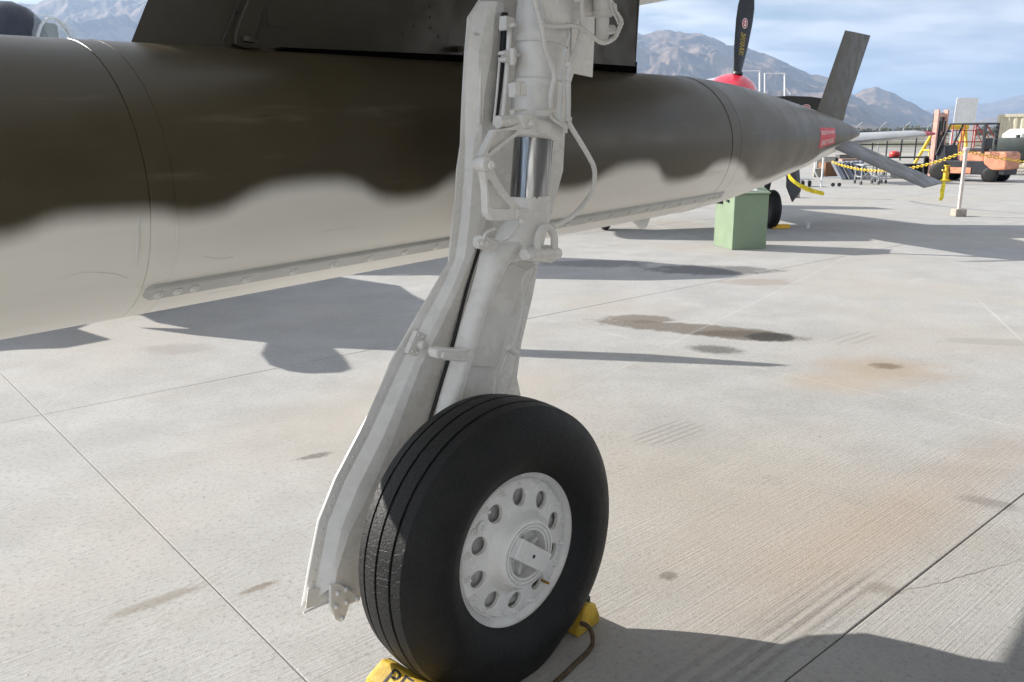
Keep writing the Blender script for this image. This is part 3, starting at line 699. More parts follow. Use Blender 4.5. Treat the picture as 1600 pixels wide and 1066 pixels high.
# latch plate with bolt, hinge strap
MB().prism([GP(x, y, OD - .034) for x, y in ((652, 517), (672, 525), (656, 560), (637, 552))], Go * .02).build('latch_plate', M_GEAR, door, bevel=.002)
MB().rev(GP(657, 539, OD - .036), -Go, [(0, .016), (.012, .015), (.018, .012), (.02, .006)], 16).build('latch_bolt', M_GEAR, door, smooth=40)
for x, y in ((654, 523), (661, 527), (652, 552), (644, 549)): MB().rev(GP(x, y, OD - .035), -Go, [(0, .005), (.003, .004), (.004, .001)], 8).build('latch_rivet', M_GEAR, door, smooth=60)
hs = MB().prism([GP(x, y, OS - .035) for x, y in ((682, 552), (684, 546), (692, 544), (715, 546), (728, 545), (742, 541), (743, 547), (728, 551), (742, 562), (738, 566), (712, 565), (690, 562), (684, 560))], Go * .04); hs.build('hinge_strap', M_GEAR, door, bevel=.004)
MB().rev(GP(693, 555, OS - .037), -Go, [(0, .012), (.008, .011), (.009, .006)], 12).build('hinge_bolt', M_GEAR, door, smooth=40)
# bottom fittings of the door
MB().prism([GP(x, y, OD - .052) for x, y in ((517, 915), (530, 912), (560, 930), (562, 938), (546, 945), (540, 965), (533, 973), (524, 968), (517, 948))], Go * .012).build('door_foot_plate', M_GEAR, door, bevel=.002)
for x, y in ((525, 948), (541, 941), (527, 927), (540, 921), (558, 936), (534, 966)): MB().rev(GP(x, y, OD - .053), -Go, [(0, .0075), (.006, .007), (.009, .003)], 8).build('door_bolt', M_GEAR, door, smooth=50)
MB().prism([GP(x, y, OD - .02) for x, y in ((478, 952), (482, 920), (512, 920), (513, 940))], Go * .004).build('door_end_web', M_GEAR, door, bevel=.001)
MB().tube([GP(x, y, OD - .02) for x, y in ((474, 958), (496, 948), (514, 941))], .004, 6).build('door_end_seal', M_GEAR, door)

# ---- pylon with fittings (dark brown)
PO = -.065
pts = [(0.03, 1.880), (.12, 2.05), (.30, 2.46), (2.56, 2.50), (2.425, 2.25), (2.405, 1.955), (1.2, 1.929), (.45, 1.902)]
def TS(s, z, o): # point with axial s and world height z in plane o
    p = T0 + Ta * s * KT + To * o; return V((p.x, p.y, CAMZ + (z - CAMZ) * KT))
pb = MB(); prr = []
for o, ins in ((-.065, 1), (-.045, .45), (0, 0), (.045, .45), (.065, 1)):
    prr.append([TS(s + (.30 * ins if k < 3 else 0) - (.04 * ins if k in (3, 4, 5) else 0), z, o) for k, (s, z) in enumerate(pts)])
pb.loft(prr)
pylon = pb.build('pylon', M_CAMO, jet, smooth=30)
MB().loft([[TS(s, z - .06, o) for s, z in ((.50, 1.905), (2.38, 1.955))] + [TS(s, z + .02, o) for s, z in ((2.38, 1.955), (.50, 1.905))] for o in (-.063, .063)]).build('pylon_gap_filler', paint('gap_black', (.004, .004, .004), 1.0, .1, spec=0), pylon)  # matte black filler stands in for the dark gap above the tank
# sway brace fitting, panel seam, fasteners
MB().prism([TP(x, y, PO - .02) for x, y in ((396, -20), (414, -20), (416, 8), (410, 20), (402, 52), (400, 62), (408, 66), (407, 76), (384, 76), (368, 70), (368, 54), (376, 30), (388, 0))], To * .03).build('sway_brace', M_CAMO, pylon, bevel=.005, seg=3)
MB().cyl(TP(388, 58, PO - .03), TP(388, 66, PO - .03), .02, n=12).build('sway_brace_bolt', M_CAMO, pylon, smooth=40)
sc_ = MB()
for x, y in ((645, 8), (672, 10), (646, 25), (672, 27), (646, 42), (673, 44), (572, 48), (630, 53), (685, 57), (372, 17), (412, 38), (400, 22), (350, 60), (422, 42)): rivet(sc_, TP(x, y, PO), -To, .005, .003)
kind(sc_.build('fastener_row', M_DARK, pylon), 'stuff')
MB().cyl(TP(712, 77, PO), TP(720, 77, PO - .05), .012, n=10).build('drain_stub', M_CAMO, pylon, smooth=40)
MB().tube([TP(x, y, PO - .001) for x, y in ((416, 12), (418, 40), (455, 45), (458, 40))], .0012, 4, 0).build('panel_seam', M_DARK, pylon)
MB().tube([TP(x, y, PO - .001) for x, y in ((378, -10), (358, 40), (346, 68))], .0012, 4, 0).build('panel_seam', M_DARK, pylon)
MB().tube([TS(2.36, 1.96, PO - .001), TS(2.37, 2.3, PO - .001)], .0015, 4, 0).build('panel_seam', M_DARK, pylon)

# ---- wing and fuselage of the jet, overhead and behind the camera
def wing_section(le, chord, z, thick, n=12):
    """closed airfoil ring: le = leading-edge point (a, o)"""
    pr_ = [(0, 0), (.03, .42), (.12, .8), (.3, 1), (.55, .8), (.8, .42), (1, .02)]
    up_ = [(x, t * .5) for x, t in pr_]; dn = [(x, -t * .5) for x, t in reversed(pr_[1:-1])]
    return [GF(le[0] + x * chord, le[1], z + t * thick) for x, t in up_ + dn]
wg = MB().loft([wing_section((-2.6, -2.1), 5.0, 2.60, .30), wing_section((-.55, .0), 3.62, 2.575, .24), wing_section((.27, .86), 3.22, 2.565, .22), wing_section((2.05, 2.75), 1.85, 2.56, .12)])
wing = wg.build('wing', M_UNDER, jet, smooth=50)
fr = []
for a, ro, rz, zc_ in ((-9.2, .02, .02, 2.0), (-8.2, .28, .30, 2.02), (-6.5, .55, .62, 2.1), (-4.5, .68, .80, 2.2), (-2, .74, .9, 2.28), (1, .76, .92, 2.32), (4, .74, .9, 2.4), (6.5, .66, .72, 2.5), (8.2, .5, .5, 2.55)):
    fr.append([GF(a, -2.85 + math.cos(2 * math.pi * i / 28) * ro, zc_ + math.sin(2 * math.pi * i / 28) * rz) for i in range(28)])
fus = MB().loft(fr).build('fuselage', M_UNDER, jet, smooth=60)

# ------------------------------------------------------------------ drop tank (hangs from the pylon)
TB = V((T0.x + Ta.x * 1.6, T0.y + Ta.y * 1.6, T0.z - .38))
tank = thing('drop_tank', TB, 'long brown and pale grey drop tank with tail fins hanging under the pylon', 'drop tank')
TM = Matrix((Ta, -To, Tu)).transposed().to_4x4(); TMS = TM @ Matrix.Scale(KT, 4)
RP = [(-2.6, .002), (-2.5, .05), (-2.2, .125), (-1.8, .21), (-1.4, .275), (-1.0, .318), (-.6, .340), (-.2, .345), (.5, .346), (1.5, .346), (2.4, .345), (2.85, .342), (3.1, .334), (3.4, .315), (3.7, .288), (4.0, .256), (4.3, .222), (4.6, .187), (4.8, .162), (5.0, .136), (5.2, .108), (5.45, .070), (5.62, .040), (5.72, .012)]
def trad(s):
    for (a, r0), (b, r1) in zip(RP, RP[1:]):
        if s <= b: return r0 + (r1 - r0) * (s - a) / (b - a)
    return .01
def tank_section(name, s0, s1, parent, n=96):
    ss = [s0, s0 + .0015] + [s for s, r in RP if s0 + .05 < s < s1 - .05]
    k = s0 + .12
    while k < s1 - .06:
        if min(abs(k - q) for q in ss) > .06: ss.append(k)
        k += .12
    ss = sorted(ss) + [s1 - .0015, s1]
    def rs(s):   # smooth interpolation
        i = max(j for j in range(len(RP)) if RP[j][0] <= s + 1e-9); i = min(i, len(RP) - 2)
        p = [RP[max(i - 1, 0)], RP[i], RP[i + 1], RP[min(i + 2, len(RP) - 1)]]
        h = p[2][0] - p[1][0]; t = (s - p[1][0]) / h
        m1 = (p[2][1] - p[0][1]) / max(1e-6, p[2][0] - p[0][0]) * h; m2 = (p[3][1] - p[1][1]) / max(1e-6, p[3][0] - p[1][0]) * h
        return (2 * t ** 3 - 3 * t * t + 1) * p[1][1] + (t ** 3 - 2 * t * t + t) * m1 + (-2 * t ** 3 + 3 * t * t) * p[2][1] + (t ** 3 - t * t) * m2
    rings = []
    for s in ss:
        r = rs(s)
        if (s == s0 and s0 > -2.5) or (s == s1 and s1 < 5.7): r -= .0025
        rings.append([(s, math.cos(2 * math.pi * i / n) * r, math.sin(2 * math.pi * i / n) * r) for i in range(n)])
    b = MB().loft(rings)
    me = bpy.data.meshes.new(name); me.from_pydata(b.v, [], b.f)
    bm = bmesh.new(); bm.from_mesh(me); bmesh.ops.recalc_face_normals(bm, faces=bm.faces); bm.to_mesh(me); bm.free()
    o = bpy.data.objects.new(name, me); COL.objects.link(o); me.materials.append(M_TANK)
    me.polygons.foreach_set('use_smooth', [True] * len(me.polygons)); me.set_sharp_from_angle(angle=rad(50))
    o.parent = parent; m = TMS.copy(); m.translation = T0 - WP[parent]; o.matrix_local = m; WP[o] = V(T0); return o
nose = tank_section('nose_section', -2.6, -.135, tank)
body = tank_section('body_section', -.135, 2.925, tank)
tail = tank_section('tail_cone', 2.925, 4.80, tank)
tip = tank_section('tail_tip', 4.80, 5.72, tank)
def tpart(mb, name, mat, parent=tank, **k): return mb.build(name, mat, parent, **k)
# joint bands
def band(s, w_, h_, name):
    b = MB(); b.loft([[TF(s + ds, 2 * math.pi * i / 72, trad(s + ds) + hh) for i in range(72)] for ds, hh in ((-w_ / 2, -.003), (-w_ / 2, h_), (w_ / 2, h_), (w_ / 2, -.003))], True, False); return b
m_ = band(2.86, .07, .0012, ''); 
o = m_.build('joint_band', M_TANK, None, smooth=40, origin=(0, 0, 0)) if False else None
# (bands share the two-tone paint through the tank's own axes)
def in_tank(mb, name, parent, mat=M_TANK, smooth=40, bevel=0):
    inv = TM.to_3x3().transposed()
    me = bpy.data.meshes.new(name); me.from_pydata([inv @ (v - T0) / KT for v in mb.v], [], mb.f)
    bm = bmesh.new(); bm.from_mesh(me); bmesh.ops.recalc_face_normals(bm, faces=bm.faces); bm.to_mesh(me); bm.free()
    o = bpy.data.objects.new(name, me); COL.objects.link(o); me.materials.append(mat)
    me.polygons.foreach_set('use_smooth', [True] * len(me.polygons)); me.set_sharp_from_angle(angle=rad(smooth))
    if bevel: q = o.modifiers.new('bevel', 'BEVEL'); q.width = bevel; q.segments = 2; q.limit_method = 'ANGLE'
    if parent is tank:
        o.parent = tank; m = TMS.copy(); m.translation = T0 - WP[tank]; o.matrix_local = m
    else: o.parent = parent
    WP[o] = V(T0); return o
in_tank(band(2.855, .075, .0022, ''), 'joint_band', tank)
in_tank(band(-.07, .006, .0015, ''), 'weld_seam', tank)
# strake rail along the lower inboard side with rivets
def strake(th0, name):
    b = MB(); rings = []
    for s in [-.125, -.11] + [k * .1 for k in range(0, 30)] + [2.93, 2.955]:
        e = .6 if s in (-.125, 2.955) else 1
        rings.append([TF(s, th0 + dt, trad(s) + h) for dt, h in ((-.075 * e, -.004), (-.070 * e, .010 * e), (.055 * e, .012 * e), (.066 * e, .010 * e), (.075 * e, -.004))])
    b.loft(rings); return in_tank(b, name, tank, paint('strake_shade_grey', (.46, .46, .445), .45, .1), smooth=30)  # darker than the belly: shade on the strake face put into its colour
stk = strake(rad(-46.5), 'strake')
rvt = MB().rev((0, 0, 0), (0, 0, 1), [(0, .0125), (.0035, .0125), (.0038, .008), (.0075, .0062), (.008, .003)], 10)
me = bpy.data.meshes.new('rivet'); me.from_pydata(rvt.v, [], rvt.f); me.materials.append(M_UNDER)
inv = TM.to_3x3().transposed()
for s in [-.095, -.045, .0, .15, .30, .44, .58, .72, .86, 1.0, 1.14, 1.3, 1.45, 1.6, 1.75, 1.9, 2.05, 2.2, 2.35, 2.5, 2.65, 2.8, 2.86, 2.92]:
    th = rad(-47); o = bpy.data.objects.new('rivet', me); COL.objects.link(o); o.parent = stk
    p = TF(s, th, trad(s) + .010); nrm = (p - (T0 + Ta * s * KT)).normalized()
    o.location = inv @ (p - T0) / KT; o.rotation_euler = (inv @ nrm).to_track_quat('Z', 'Y').to_euler()
MB().prism([TF(2.35, rad(-78), trad(2.35) - .005), TF(2.52, rad(-78), trad(2.5) - .005), TF(2.49, rad(-78), trad(2.5) + .025), TF(2.46, rad(-78), trad(2.5) + .045), TF(2.42, rad(-78), trad(2.5) + .045), TF(2.40, rad(-78), trad(2.5) + .025)], To * .02).build('drain_lug', M_UNDER, tank, bevel=.004)
# paint flake edges / weld scar on the nose joint
MB().tube([TF(-.165, rad(t), trad(-.1) + .0005) for t in (-10, -16, -22, -30)], lambda t: .002 + .0015 * abs(math.sin(t * 40)), 6, 4).build('weld_scar', M_UNDER, tank)
MB().tube([TF(s, rad(t), trad(s) + .0003) for s, t in ((-.33, -32), (-.29, -30), (-.25, -31), (-.21, -33), (-.18, -36))], .0012, 5).build('weld_scar', M_UNDER, tank)
MB().tube([TF(s, rad(t), trad(s) + .0003) for s, t in ((.0, -30), (.03, -32), (.06, -33), (.09, -33))], .0012, 5).build('weld_scar', M_UNDER, tank)
# fins
def fin(th, mat, rt=.72):
    d = -To * math.cos(th) + Tu * math.sin(th); nn = d.cross(Ta).normalized(); b = MB(); rings = []
    for (s0, s1, r, tk) in ((4.80, 5.36, .10, .03), (4.84, 5.40, .19, .028), (4.84 + (rt - .19) * .76, 5.40 + (rt - .19) * .76, rt, .012)):
        pr_ = [(0, 0), (.03, .5), (.35, 1), (.7, .7), (1, .06)]
        rings.append([T0 + (Ta * (s0 + (s1 - s0) * x) + d * r + nn * (t * tk / 2)) * KT for x, t in pr_] + [T0 + (Ta * (s0 + (s1 - s0) * x) + d * r - nn * (t * tk / 2)) * KT for x, t in reversed(pr_[1:])])
    b.loft(rings); return b.build('fin', mat, tank, smooth=25)
fin(rad(90), M_FIN); fin(rad(-30), M_FINB); fin(rad(210), M_FIN, .42)
# red service stencil
M_RED = paint('stencil_red', (.50, .035, .045), .5, .15)
pl = MB(); rings = []
for i in range(13):
    s = 4.32 + .40 * i / 12; rings.append([TF(s, rad(-17 + 34 * j / 10 + (s - 4.32) * 5), trad(s) + .0012) for j in range(11)])
pl.loft(rings, closed=False); stn = pl.build('stencil_panel', M_RED, tank, smooth=60, recalc=False)
def text_mesh(txt, size=1.0):
    cu = bpy.data.curves.new('t', 'FONT'); cu.body = txt; cu.size = size; cu.align_x = 'CENTER'; cu.align_y = 'CENTER'; cu.resolution_u = 2
    o = bpy.data.objects.new('t', cu); COL.objects.link(o); bpy.context.view_layer.update()
    me = o.to_mesh(); vs_ = [v.co.copy() for v in me.vertices]; fs = [tuple(p.vertices) for p in me.polygons]; o.to_mesh_clear(); bpy.data.objects.remove(o); bpy.data.curves.remove(cu)
    return vs_, fs
for txt, th0, wd in (('SERVICE WITH JP4 ONLY', 7, .36), ('CAPACITY 450 GALS', -9, .33)):
    vs_, fs = text_mesh(txt); x0 = min(v.x for v in vs_); x1 = max(v.x for v in vs_); y0 = min(v.y for v in vs_); y1 = max(v.y for v in vs_)
    b = MB()
    q = []
    for v in vs_:
        s = 4.52 + (v.x - (x0 + x1) / 2) / (x1 - x0) * wd; th = th0 + (v.y - (y0 + y1) / 2) / (y1 - y0) * 9 + (s - 4.32) * 5
        q.append(TF(s, rad(th), trad(s) + .0026))
    b.add(q, fs); b.build('stencil_text', M_WHITE, stn, recalc=False)

# ------------------------------------------------------------------ wheel chocks
def chock(c, ax, along, L_, label, k=1.0, group='wheel chocks at the main wheel'):
    """ax: direction from the tyre outwards, along: along the axle"""
    t = thing('wheel_chock', c, label, 'wheel chock', group)
    prf = [(0, 0), (.0, .035), (.05, .115), (.075, .125), (.125, .100), (.155, .035), (.155, 0)]
    b = MB().prism([c + ax * (x * k) + UP * (z * k + .002) - along * L_ / 2 for x, z in prf], along * L_); b.build('body', M_YEL, t, bevel=.008, seg=3)
    return t
yaw = .06
c1 = GF(-.42, -.05, 0); t1 = chock(GF(-.275, -.09, 0), -Ga, -Go, .44, 'yellow wheel chock with stencilled black letters in front of the big tyre', 1.18)
# letters on the sloping outer face
vs_, fs = text_mesh('PE'); 
b = MB(); q = []
e_n = V((0, 0, 1)); base = GF(-.275, -.09, 0) - Ga * .1 * 1.18 + UP * .1125 * 1.18
u_ = (Ga * -.05 + UP * -.023).normalized()      # down the slope
for v in vs_: q.append(base + (-Go) * (v.x * .095 - .115) - u_ * (v.y * .075) + (u_.cross(-Go)) * 0 + UP * .0035)
b.add(q, fs); b.build('stencil_letters', M_BLACK, t1, recalc=False)
t2 = chock(GF(.275, .00, 0), Ga, Go, .24, 'worn yellow wheel chock with rope tied on behind the big tyre', .82)
MB().rev(GF(.36, -.09, .088), UP, [(0, .014), (.02, .014)], 10).build('rope_eye', M_DARK, t2)
M_ROPE = paint('brown_rope', (.10, .065, .035), .9, .4, 0, 60, .6)
rp = MB(); pts = [gnd(x, y, z) for x, y, z in ((908, 974, .09), (917, 978, .10), (925, 990, .06), (925, 1008, .02), (915, 1022, .012), (898, 1038, .012), (884, 1052, .012), (868, 1066, .012), (840, 1090, .012))]
rp.tube(pts, lambda t: .0075 + .0016 * math.sin(t * 260), 8, 16); rope = rp.build('rope', M_ROPE, None, smooth=60); tag(rope, 'thin brown rope lying on the concrete beside the tyre', 'rope')

# ------------------------------------------------------------------ green cabinet
BM_ = V((3.23, 12.06, 0)); BRt = V((3.76, 12.17, 0)); bx = (BRt - BM_).normalized(); byv = V((-bx.y, bx.x, 0)); wbx, dbx = .54, .62
M_GRN = paint('pale_green_paint', (.20, .265, .17), .5, .06, 0, 3)
cab = thing('information_cabinet', BM_ + bx * wbx / 2 + byv * dbx / 2, 'pale green box stand with sloping lid on the concrete behind the tank', 'cabinet')
def cb_pt(x, y, z): return BM_ + bx * x + byv * y + UP * z
cbm = MB(); cbm.loft([[cb_pt(0, 0, 0), cb_pt(wbx, 0, 0), cb_pt(wbx, dbx, 0), cb_pt(0, dbx, 0)], [cb_pt(0, 0, .80), cb_pt(wbx, 0, .80), cb_pt(wbx, dbx, 1.0), cb_pt(0, dbx, 1.0)]])
cbm.build('body', M_GRN, cab, bevel=.006)
cbm = MB().loft([[cb_pt(-.015, -.02, .802), cb_pt(wbx + .015, -.02, .802), cb_pt(wbx + .015, dbx + .015, 1.006), cb_pt(-.015, dbx + .015, 1.006)], [cb_pt(-.015, -.02, .822), cb_pt(wbx + .015, -.02, .822), cb_pt(wbx + .015, dbx + .015, 1.026), cb_pt(-.015, dbx + .015, 1.026)]])
cbm.build('lid', M_GRN, cab, bevel=.004)
cbm = MB().loft([[cb_pt(.08, .05, .847), cb_pt(.38, .05, .847), cb_pt(.38, .40, .962), cb_pt(.08, .40, .962)], [cb_pt(.08, .05, .851), cb_pt(.38, .05, .851), cb_pt(.38, .40, .966), cb_pt(.08, .40, .966)]]); cbm.build('paper_sheet', M_WHITE, cab)
MB().box(cb_pt(-.012, .2, .70), .025, .06, .03, bx, byv).build('latch', M_DARK, cab)

# white cup
cp = gnd(1262, 357); cupm = MB().rev(cp, UP, [(.001, .030), (.095, .040), (.098, .042), (.100, .040), (.094, .037), (.01, .028)], 20).build('cup', M_WHITE, None, smooth=40, origin=cp); tag(cupm, 'small white paper cup standing on the concrete', 'cup')

# ------------------------------------------------------------------ propeller fighter with red spinner
HD = rad(178); PF = V((math.sin(HD), math.cos(HD), 0)); PR = V((PF.y, -PF.x, 0))   # PF forward, PR to its starboard
PC = V((3.26, 12.55, 2.13))                                                           # prop centre
PB = V((PC.x, PC.y, 0)) - PF * 2.4
prop = thing('propeller_fighter', PB, 'silver propeller fighter with red spinner and black blades parked behind the tank', 'airplane')
def PP(f, r, z): return V((PC.x, PC.y, 0)) + PF * f + PR * r + UP * z
M_SIL = paint('silver_skin', (.55, .55, .54), .35, .1, .6, 3); M_SPN = paint('spinner_red', (.62, .02, .05), .25, .06, 0, 4, .0, .6, .6)
M_BLADE = paint('blade_black', (.013, .014, .016), .32, .2)
tilt = rad(4)
ax_ = (PF * math.cos(tilt) + UP * math.sin(tilt)).normalized()
spn = MB().rev(PC - ax_ * .30, ax_, [(0, .40), (.15, .40), (.3, .375), (.42, .325), (.52, .26), (.60, .18), (.655, .09), (.67, .01)], 36).build('spinner', M_SPN, prop, smooth=50)
pu = (UP - ax_ * ax_.dot(UP)).normalized(); ps = ax_.cross(pu).normalized()
M_YT = paint('decal_yellow', (.60, .42, .05), .5, .2); M_WT = paint('decal_white', (.75, .72, .70), .5, .1); M_RDD = paint('decal_red', (.45, .03, .05), .5, .1)
for k in range(4):
    a = rad(-6) + k * math.pi / 2; d = pu * math.cos(a) + ps * math.sin(a) * (1); tn = ax_.cross(d).normalized()
    rings = []
    for r, cw, tk, tw in ((.32, .12, .10, 50), (.48, .22, .07, 42), (.75, .31, .045, 35), (1.1, .345, .03, 30), (1.3, .32, .022, 27), (1.42, .26, .016, 24), (1.50, .14, .01, 22)):
        t_w = rad(tw); cd = tn * math.cos(t_w) + ax_ * math.sin(t_w); td = d.cross(cd).normalized(); c = PC + d * r
        rings.append([c + cd * (cw / 2 * math.cos(2 * math.pi * i / 16)) + td * (tk / 2 * math.sin(2 * math.pi * i / 16)) for i in range(16)])
    bl = MB().loft(rings).build('propeller_blade', M_BLADE, prop, smooth=50)
    # maker's roundel and stencil lines on the front face
    def bpt(r, x, lift):
        tw = rad(35 - (r - .75) / .35 * 5); cd = tn * math.cos(tw) + ax_ * math.sin(tw); td = d.cross(cd).normalized()
        if td.dot(ax_) < 0: td = -td
        cw = .31 + (r - .75) * .1; q = max(0, 1 - (2 * x / cw) ** 2) ** .5
        return PC + d * r + cd * x + td * ((.045 - (r - .75) * .043) / 2 * q + lift)
    for rad_, mt, lf in ((.058, M_WT, .002), (.049, M_RDD, .004), (.034, M_WT, .006)):
        MB().add([bpt(1.07 + rad_ * 1.25 * math.sin(2 * math.pi * i / 20), rad_ * math.cos(2 * math.pi * i / 20), lf) for i in range(20)], [tuple(range(20))]).build('blade_roundel', mt, bl, recalc=False)
    hb_ = MB()
    for x0 in (-.020, .020): hb_.add([bpt(1.07 + y, x0 + x, .008) for x, y in ((-.006, -.028), (.006, -.028), (.006, .028), (-.006, .028))], [(0, 1, 2, 3)])
    hb_.add([bpt(1.07 + y, x, .008) for x, y in ((-.014, -.005), (.014, -.005), (.014, .005), (-.014, .005))], [(0, 1, 2, 3)]); hb_.build('blade_roundel', M_RDD, bl, recalc=False)
    sb_ = MB(); rnd = random.Random(4)
    for row in range(5):
        x = -.045 + row * .022; r = .62
        while r < .93:
            ln = rnd.uniform(.012, .03); sb_.add([bpt(r, x, .003), bpt(r + ln, x, .003), bpt(r + ln, x + .012, .003), bpt(r, x + .012, .003)], [(0, 1, 2, 3)]); r += ln + rnd.uniform(.008, .03)
    kind(sb_.build('blade_stencil', M_YT, bl, recalc=False), 'stuff')
# blade root socket openings on the spinner
for k in range(4):
    a = rad(-6) + k * math.pi / 2; d = pu * math.cos(a) + ps * math.sin(a); MB().rev(PC + d * .36 + ax_ * .02, d, [(0, .075), (.035, .07)], 14).build('blade_socket', M_DARK, prop, smooth=40)
fr = []
for f, ro, rz, z in ((-.30, .40, .40, 2.11), (-.6, .42, .42, 2.08), (-1.6, .48, .52, 2.0), (-3.0, .50, .60, 1.93), (-4.5, .46, .60, 1.82), (-6, .34, .50, 1.68), (-7.5, .20, .32, 1.5), (-8.6, .07, .15, 1.42)):
    fr.append([PP(f, math.cos(2 * math.pi * i / 24) * ro, z + math.sin(2 * math.pi * i / 24) * rz) for i in range(24)])
MB().loft(fr).build('fuselage', M_SIL, prop, smooth=60)
M_GLASS = NT('canopy_glass'); M_GLASS.b.inputs['Alpha'].default_value = .28; M_GLASS = M_GLASS.set((.55, .62, .66), .06)
cr_ = []
for f, h, wd in ((-2.5, .02, .30), (-2.9, .32, .34), (-3.5, .42, .36), (-4.2, .34, .32), (-4.9, .05, .2)):
    cr_.append([PP(f, math.cos(math.pi * i / 12) * wd, 2.28 + math.sin(math.pi * i / 12) * h) for i in range(13)])
MB().loft(cr_, False).build('canopy', M_GLASS, prop, smooth=60)
MB().prism([PP(-7.4, 0, 1.7), PP(-8.7, 0, 1.6), PP(-8.8, 0, 2.9), PP(-8.2, 0, 3.0)], PR * .06).build('tail_fin', M_SIL, prop, bevel=.01)
def wsec(f0, chord, r, z, tk):
    pr_ = [(0, 0), (.02, .35), (.1, .75), (.35, 1), (.7, .6), (1, .03)]
    return [PP(f0 - x * chord, r, z + t * tk * .55) for x, t in pr_] + [PP(f0 - x * chord, r, z - t * tk * .45) for x, t in reversed(pr_[1:-1])]
M_WTIP = paint('tip_red', (.5, .03, .05), .4, .1)
for sgn in (-1, 1):
    wn = MB().loft([wsec(-1.5, 2.6, .35 * sgn, 1.42, .34), wsec(-1.75, 2.0, 2.3 * sgn, 1.50, .25), wsec(-2.2, 1.3, 4.1 * sgn, 1.62, .13)]).build('wing', M_SIL, prop, smooth=40)
    MB().loft([wsec(-2.2, 1.3, 4.102 * sgn, 1.62, .13), wsec(-2.3, 1.1, 4.32 * sgn, 1.63, .08), wsec(-2.5, .7, 4.42 * sgn, 1.635, .03)]).build('wing_tip', M_WTIP, wn, smooth=40)
    # main gear
    wc_ = PP(-2.35, 1.50 * sgn, .34)
    tw_ = MB().rev(wc_ - PR * .1, PR, [(0, .16), (.005, .25), (.03, .31), (.07, .34), (.13, .34), (.17, .31), (.195, .25), (.2, .16)], 32).build('gear_wheel', M_RUBBER, prop, smooth=40)
    MB().rev(wc_ - PR * .085, PR, [(0, .155), (.17, .155)], 24).build('rim', paint('rim_grey', (.3, .3, .3), .4), tw_, smooth=40)
    MB().cyl(wc_ - PR * .16 * sgn + UP * .05, PP(-2.2, 1.44 * sgn - .0, 1.45), .055, .06, 14).build('gear_leg', M_DARK, prop, smooth=40)
    MB().prism([PP(-2.0, 1.56 * sgn, 1.38), PP(-2.0, 1.60 * sgn, .75), PP(-2.1, (1.76 if sgn < 0 else 1.62) * sgn, .48), PP(-2.25, (1.95 if sgn < 0 else 1.64) * sgn, .66), PP(-2.3, (1.86 if sgn < 0 else 1.63) * sgn, 1.38)], PR * .02 * sgn).build('gear_leg_door', M_BLACK, prop, bevel=.004)
MB().rev(PP(-7.3, -.04, .16), PR, [(0, .08), (.01, .15), (.07, .15), (.08, .08)], 20).build('tail_wheel', M_RUBBER, prop, smooth=40)
MB().cyl(PP(-7.3, 0, .16), PP(-7.1, 0, 1.4), .03, n=10).build('tail_wheel_leg', M_DARK, prop)
for f, lab in ((.42, 'yellow wheel chock before the dark wheel of the propeller fighter'),):
    cc = gnd(1222, 357); tch = thing('wheel_chock', cc, lab, 'wheel chock')
    MB().prism([cc + PF * x + UP * (z + .002) - PR * .13 for x, z in ((-.06, 0), (-.05, .05), (0, .075), (.05, .05), (.06, 0))], PR * .32).build('body', paint('chock_bright_yellow', (.75, .42, .02), .5, .15), tch, bevel=.006)

# ------------------------------------------------------------------ trainer jet behind the tank (its canopies and its shadow show)
M_TRN = paint('trainer_grey', (.40, .41, .42), .4, .1); M_NAVY = paint('navy_frame', (.012, .018, .035), .3, .2); M_OLV = paint('olive_frame', (.07, .065, .035), .45, .2)
ND = rad(105); NF = V((math.sin(ND), math.cos(ND), 0)); NR = V((NF.y, -NF.x, 0))
NB = V((-.55, 11.3, 0))
trn = thing('trainer_jet', NB - NF * 6, 'grey jet trainer with dark framed bubble canopies parked behind the drop tank', 'jet')
def NP(f, r, z): return NB + NF * f + NR * r + UP * z
fr = []
for f, ro, rz, z in ((0, .01, .01, 1.75), (-.15, .22, .14, 1.75), (-.5, .48, .28, 1.76), (-1.4, .78, .45, 1.78), (-2.8, .92, .58, 1.8), (-4.5, .92, .66, 1.85), (-7, .80, .70, 1.95), (-9, .62, .66, 2.0), (-11, .42, .5, 2.1), (-12.5, .28, .3, 2.15)):
    fr.append([NP(f, math.cos(2 * math.pi * i / 28) * ro, z + math.sin(2 * math.pi * i / 28) * rz) for i in range(28)])
MB().loft(fr).build('fuselage', M_TRN, trn, smooth=60)
# canopies placed where the photograph shows them above the tank
def hoop(c, f0, f1, wd, h, mat, name, n=16, thick=.02):
    b = MB(); rings = []
    for f in (f0, f1):
        rings.append([c + NF * f + NR * (math.cos(math.pi * i / n) * wd) + UP * (math.sin(math.pi * i / n) * h) for i in range(n + 1)])
    b.loft(rings, False); o = b.build(name, mat, trn, smooth=60, recalc=False); s = o.modifiers.new('solid', 'SOLIDIFY'); s.thickness = thick; return o
def canopy_blob(c, ln, wd, h, mat, name):
    b = MB(); rings = []
    for j in range(9):
        t = -1 + 2 * j / 8; k = max(0, 1 - abs(t) ** 2.4) ** .5
        rings.append([c + NF * (t * ln / 2) + NR * (math.cos(math.pi * i / 16) * wd * k) + UP * (math.sin(math.pi * i / 16) * h * k) for i in range(17)])
    b.loft(rings, False); return b.build(name, mat, trn, smooth=70, recalc=False)
YC = 12.9
def cpt(px, py, z=None): return depth(px, py, YC)
def panel(pts, mat, name, th=.5):   # canopy panel: an outline seen from the apron, with the depth of the cockpit
    b = MB().prism([cpt(*q) for q in pts], V((.1, 1, 0)) * th); return b.build(name, mat, trn, bevel=.03, seg=3)
canopy_blob(V((cpt(-75, 90).x, YC, 2.55)), 2.2, .50, 1.02, M_NAVY, 'canopy_front')
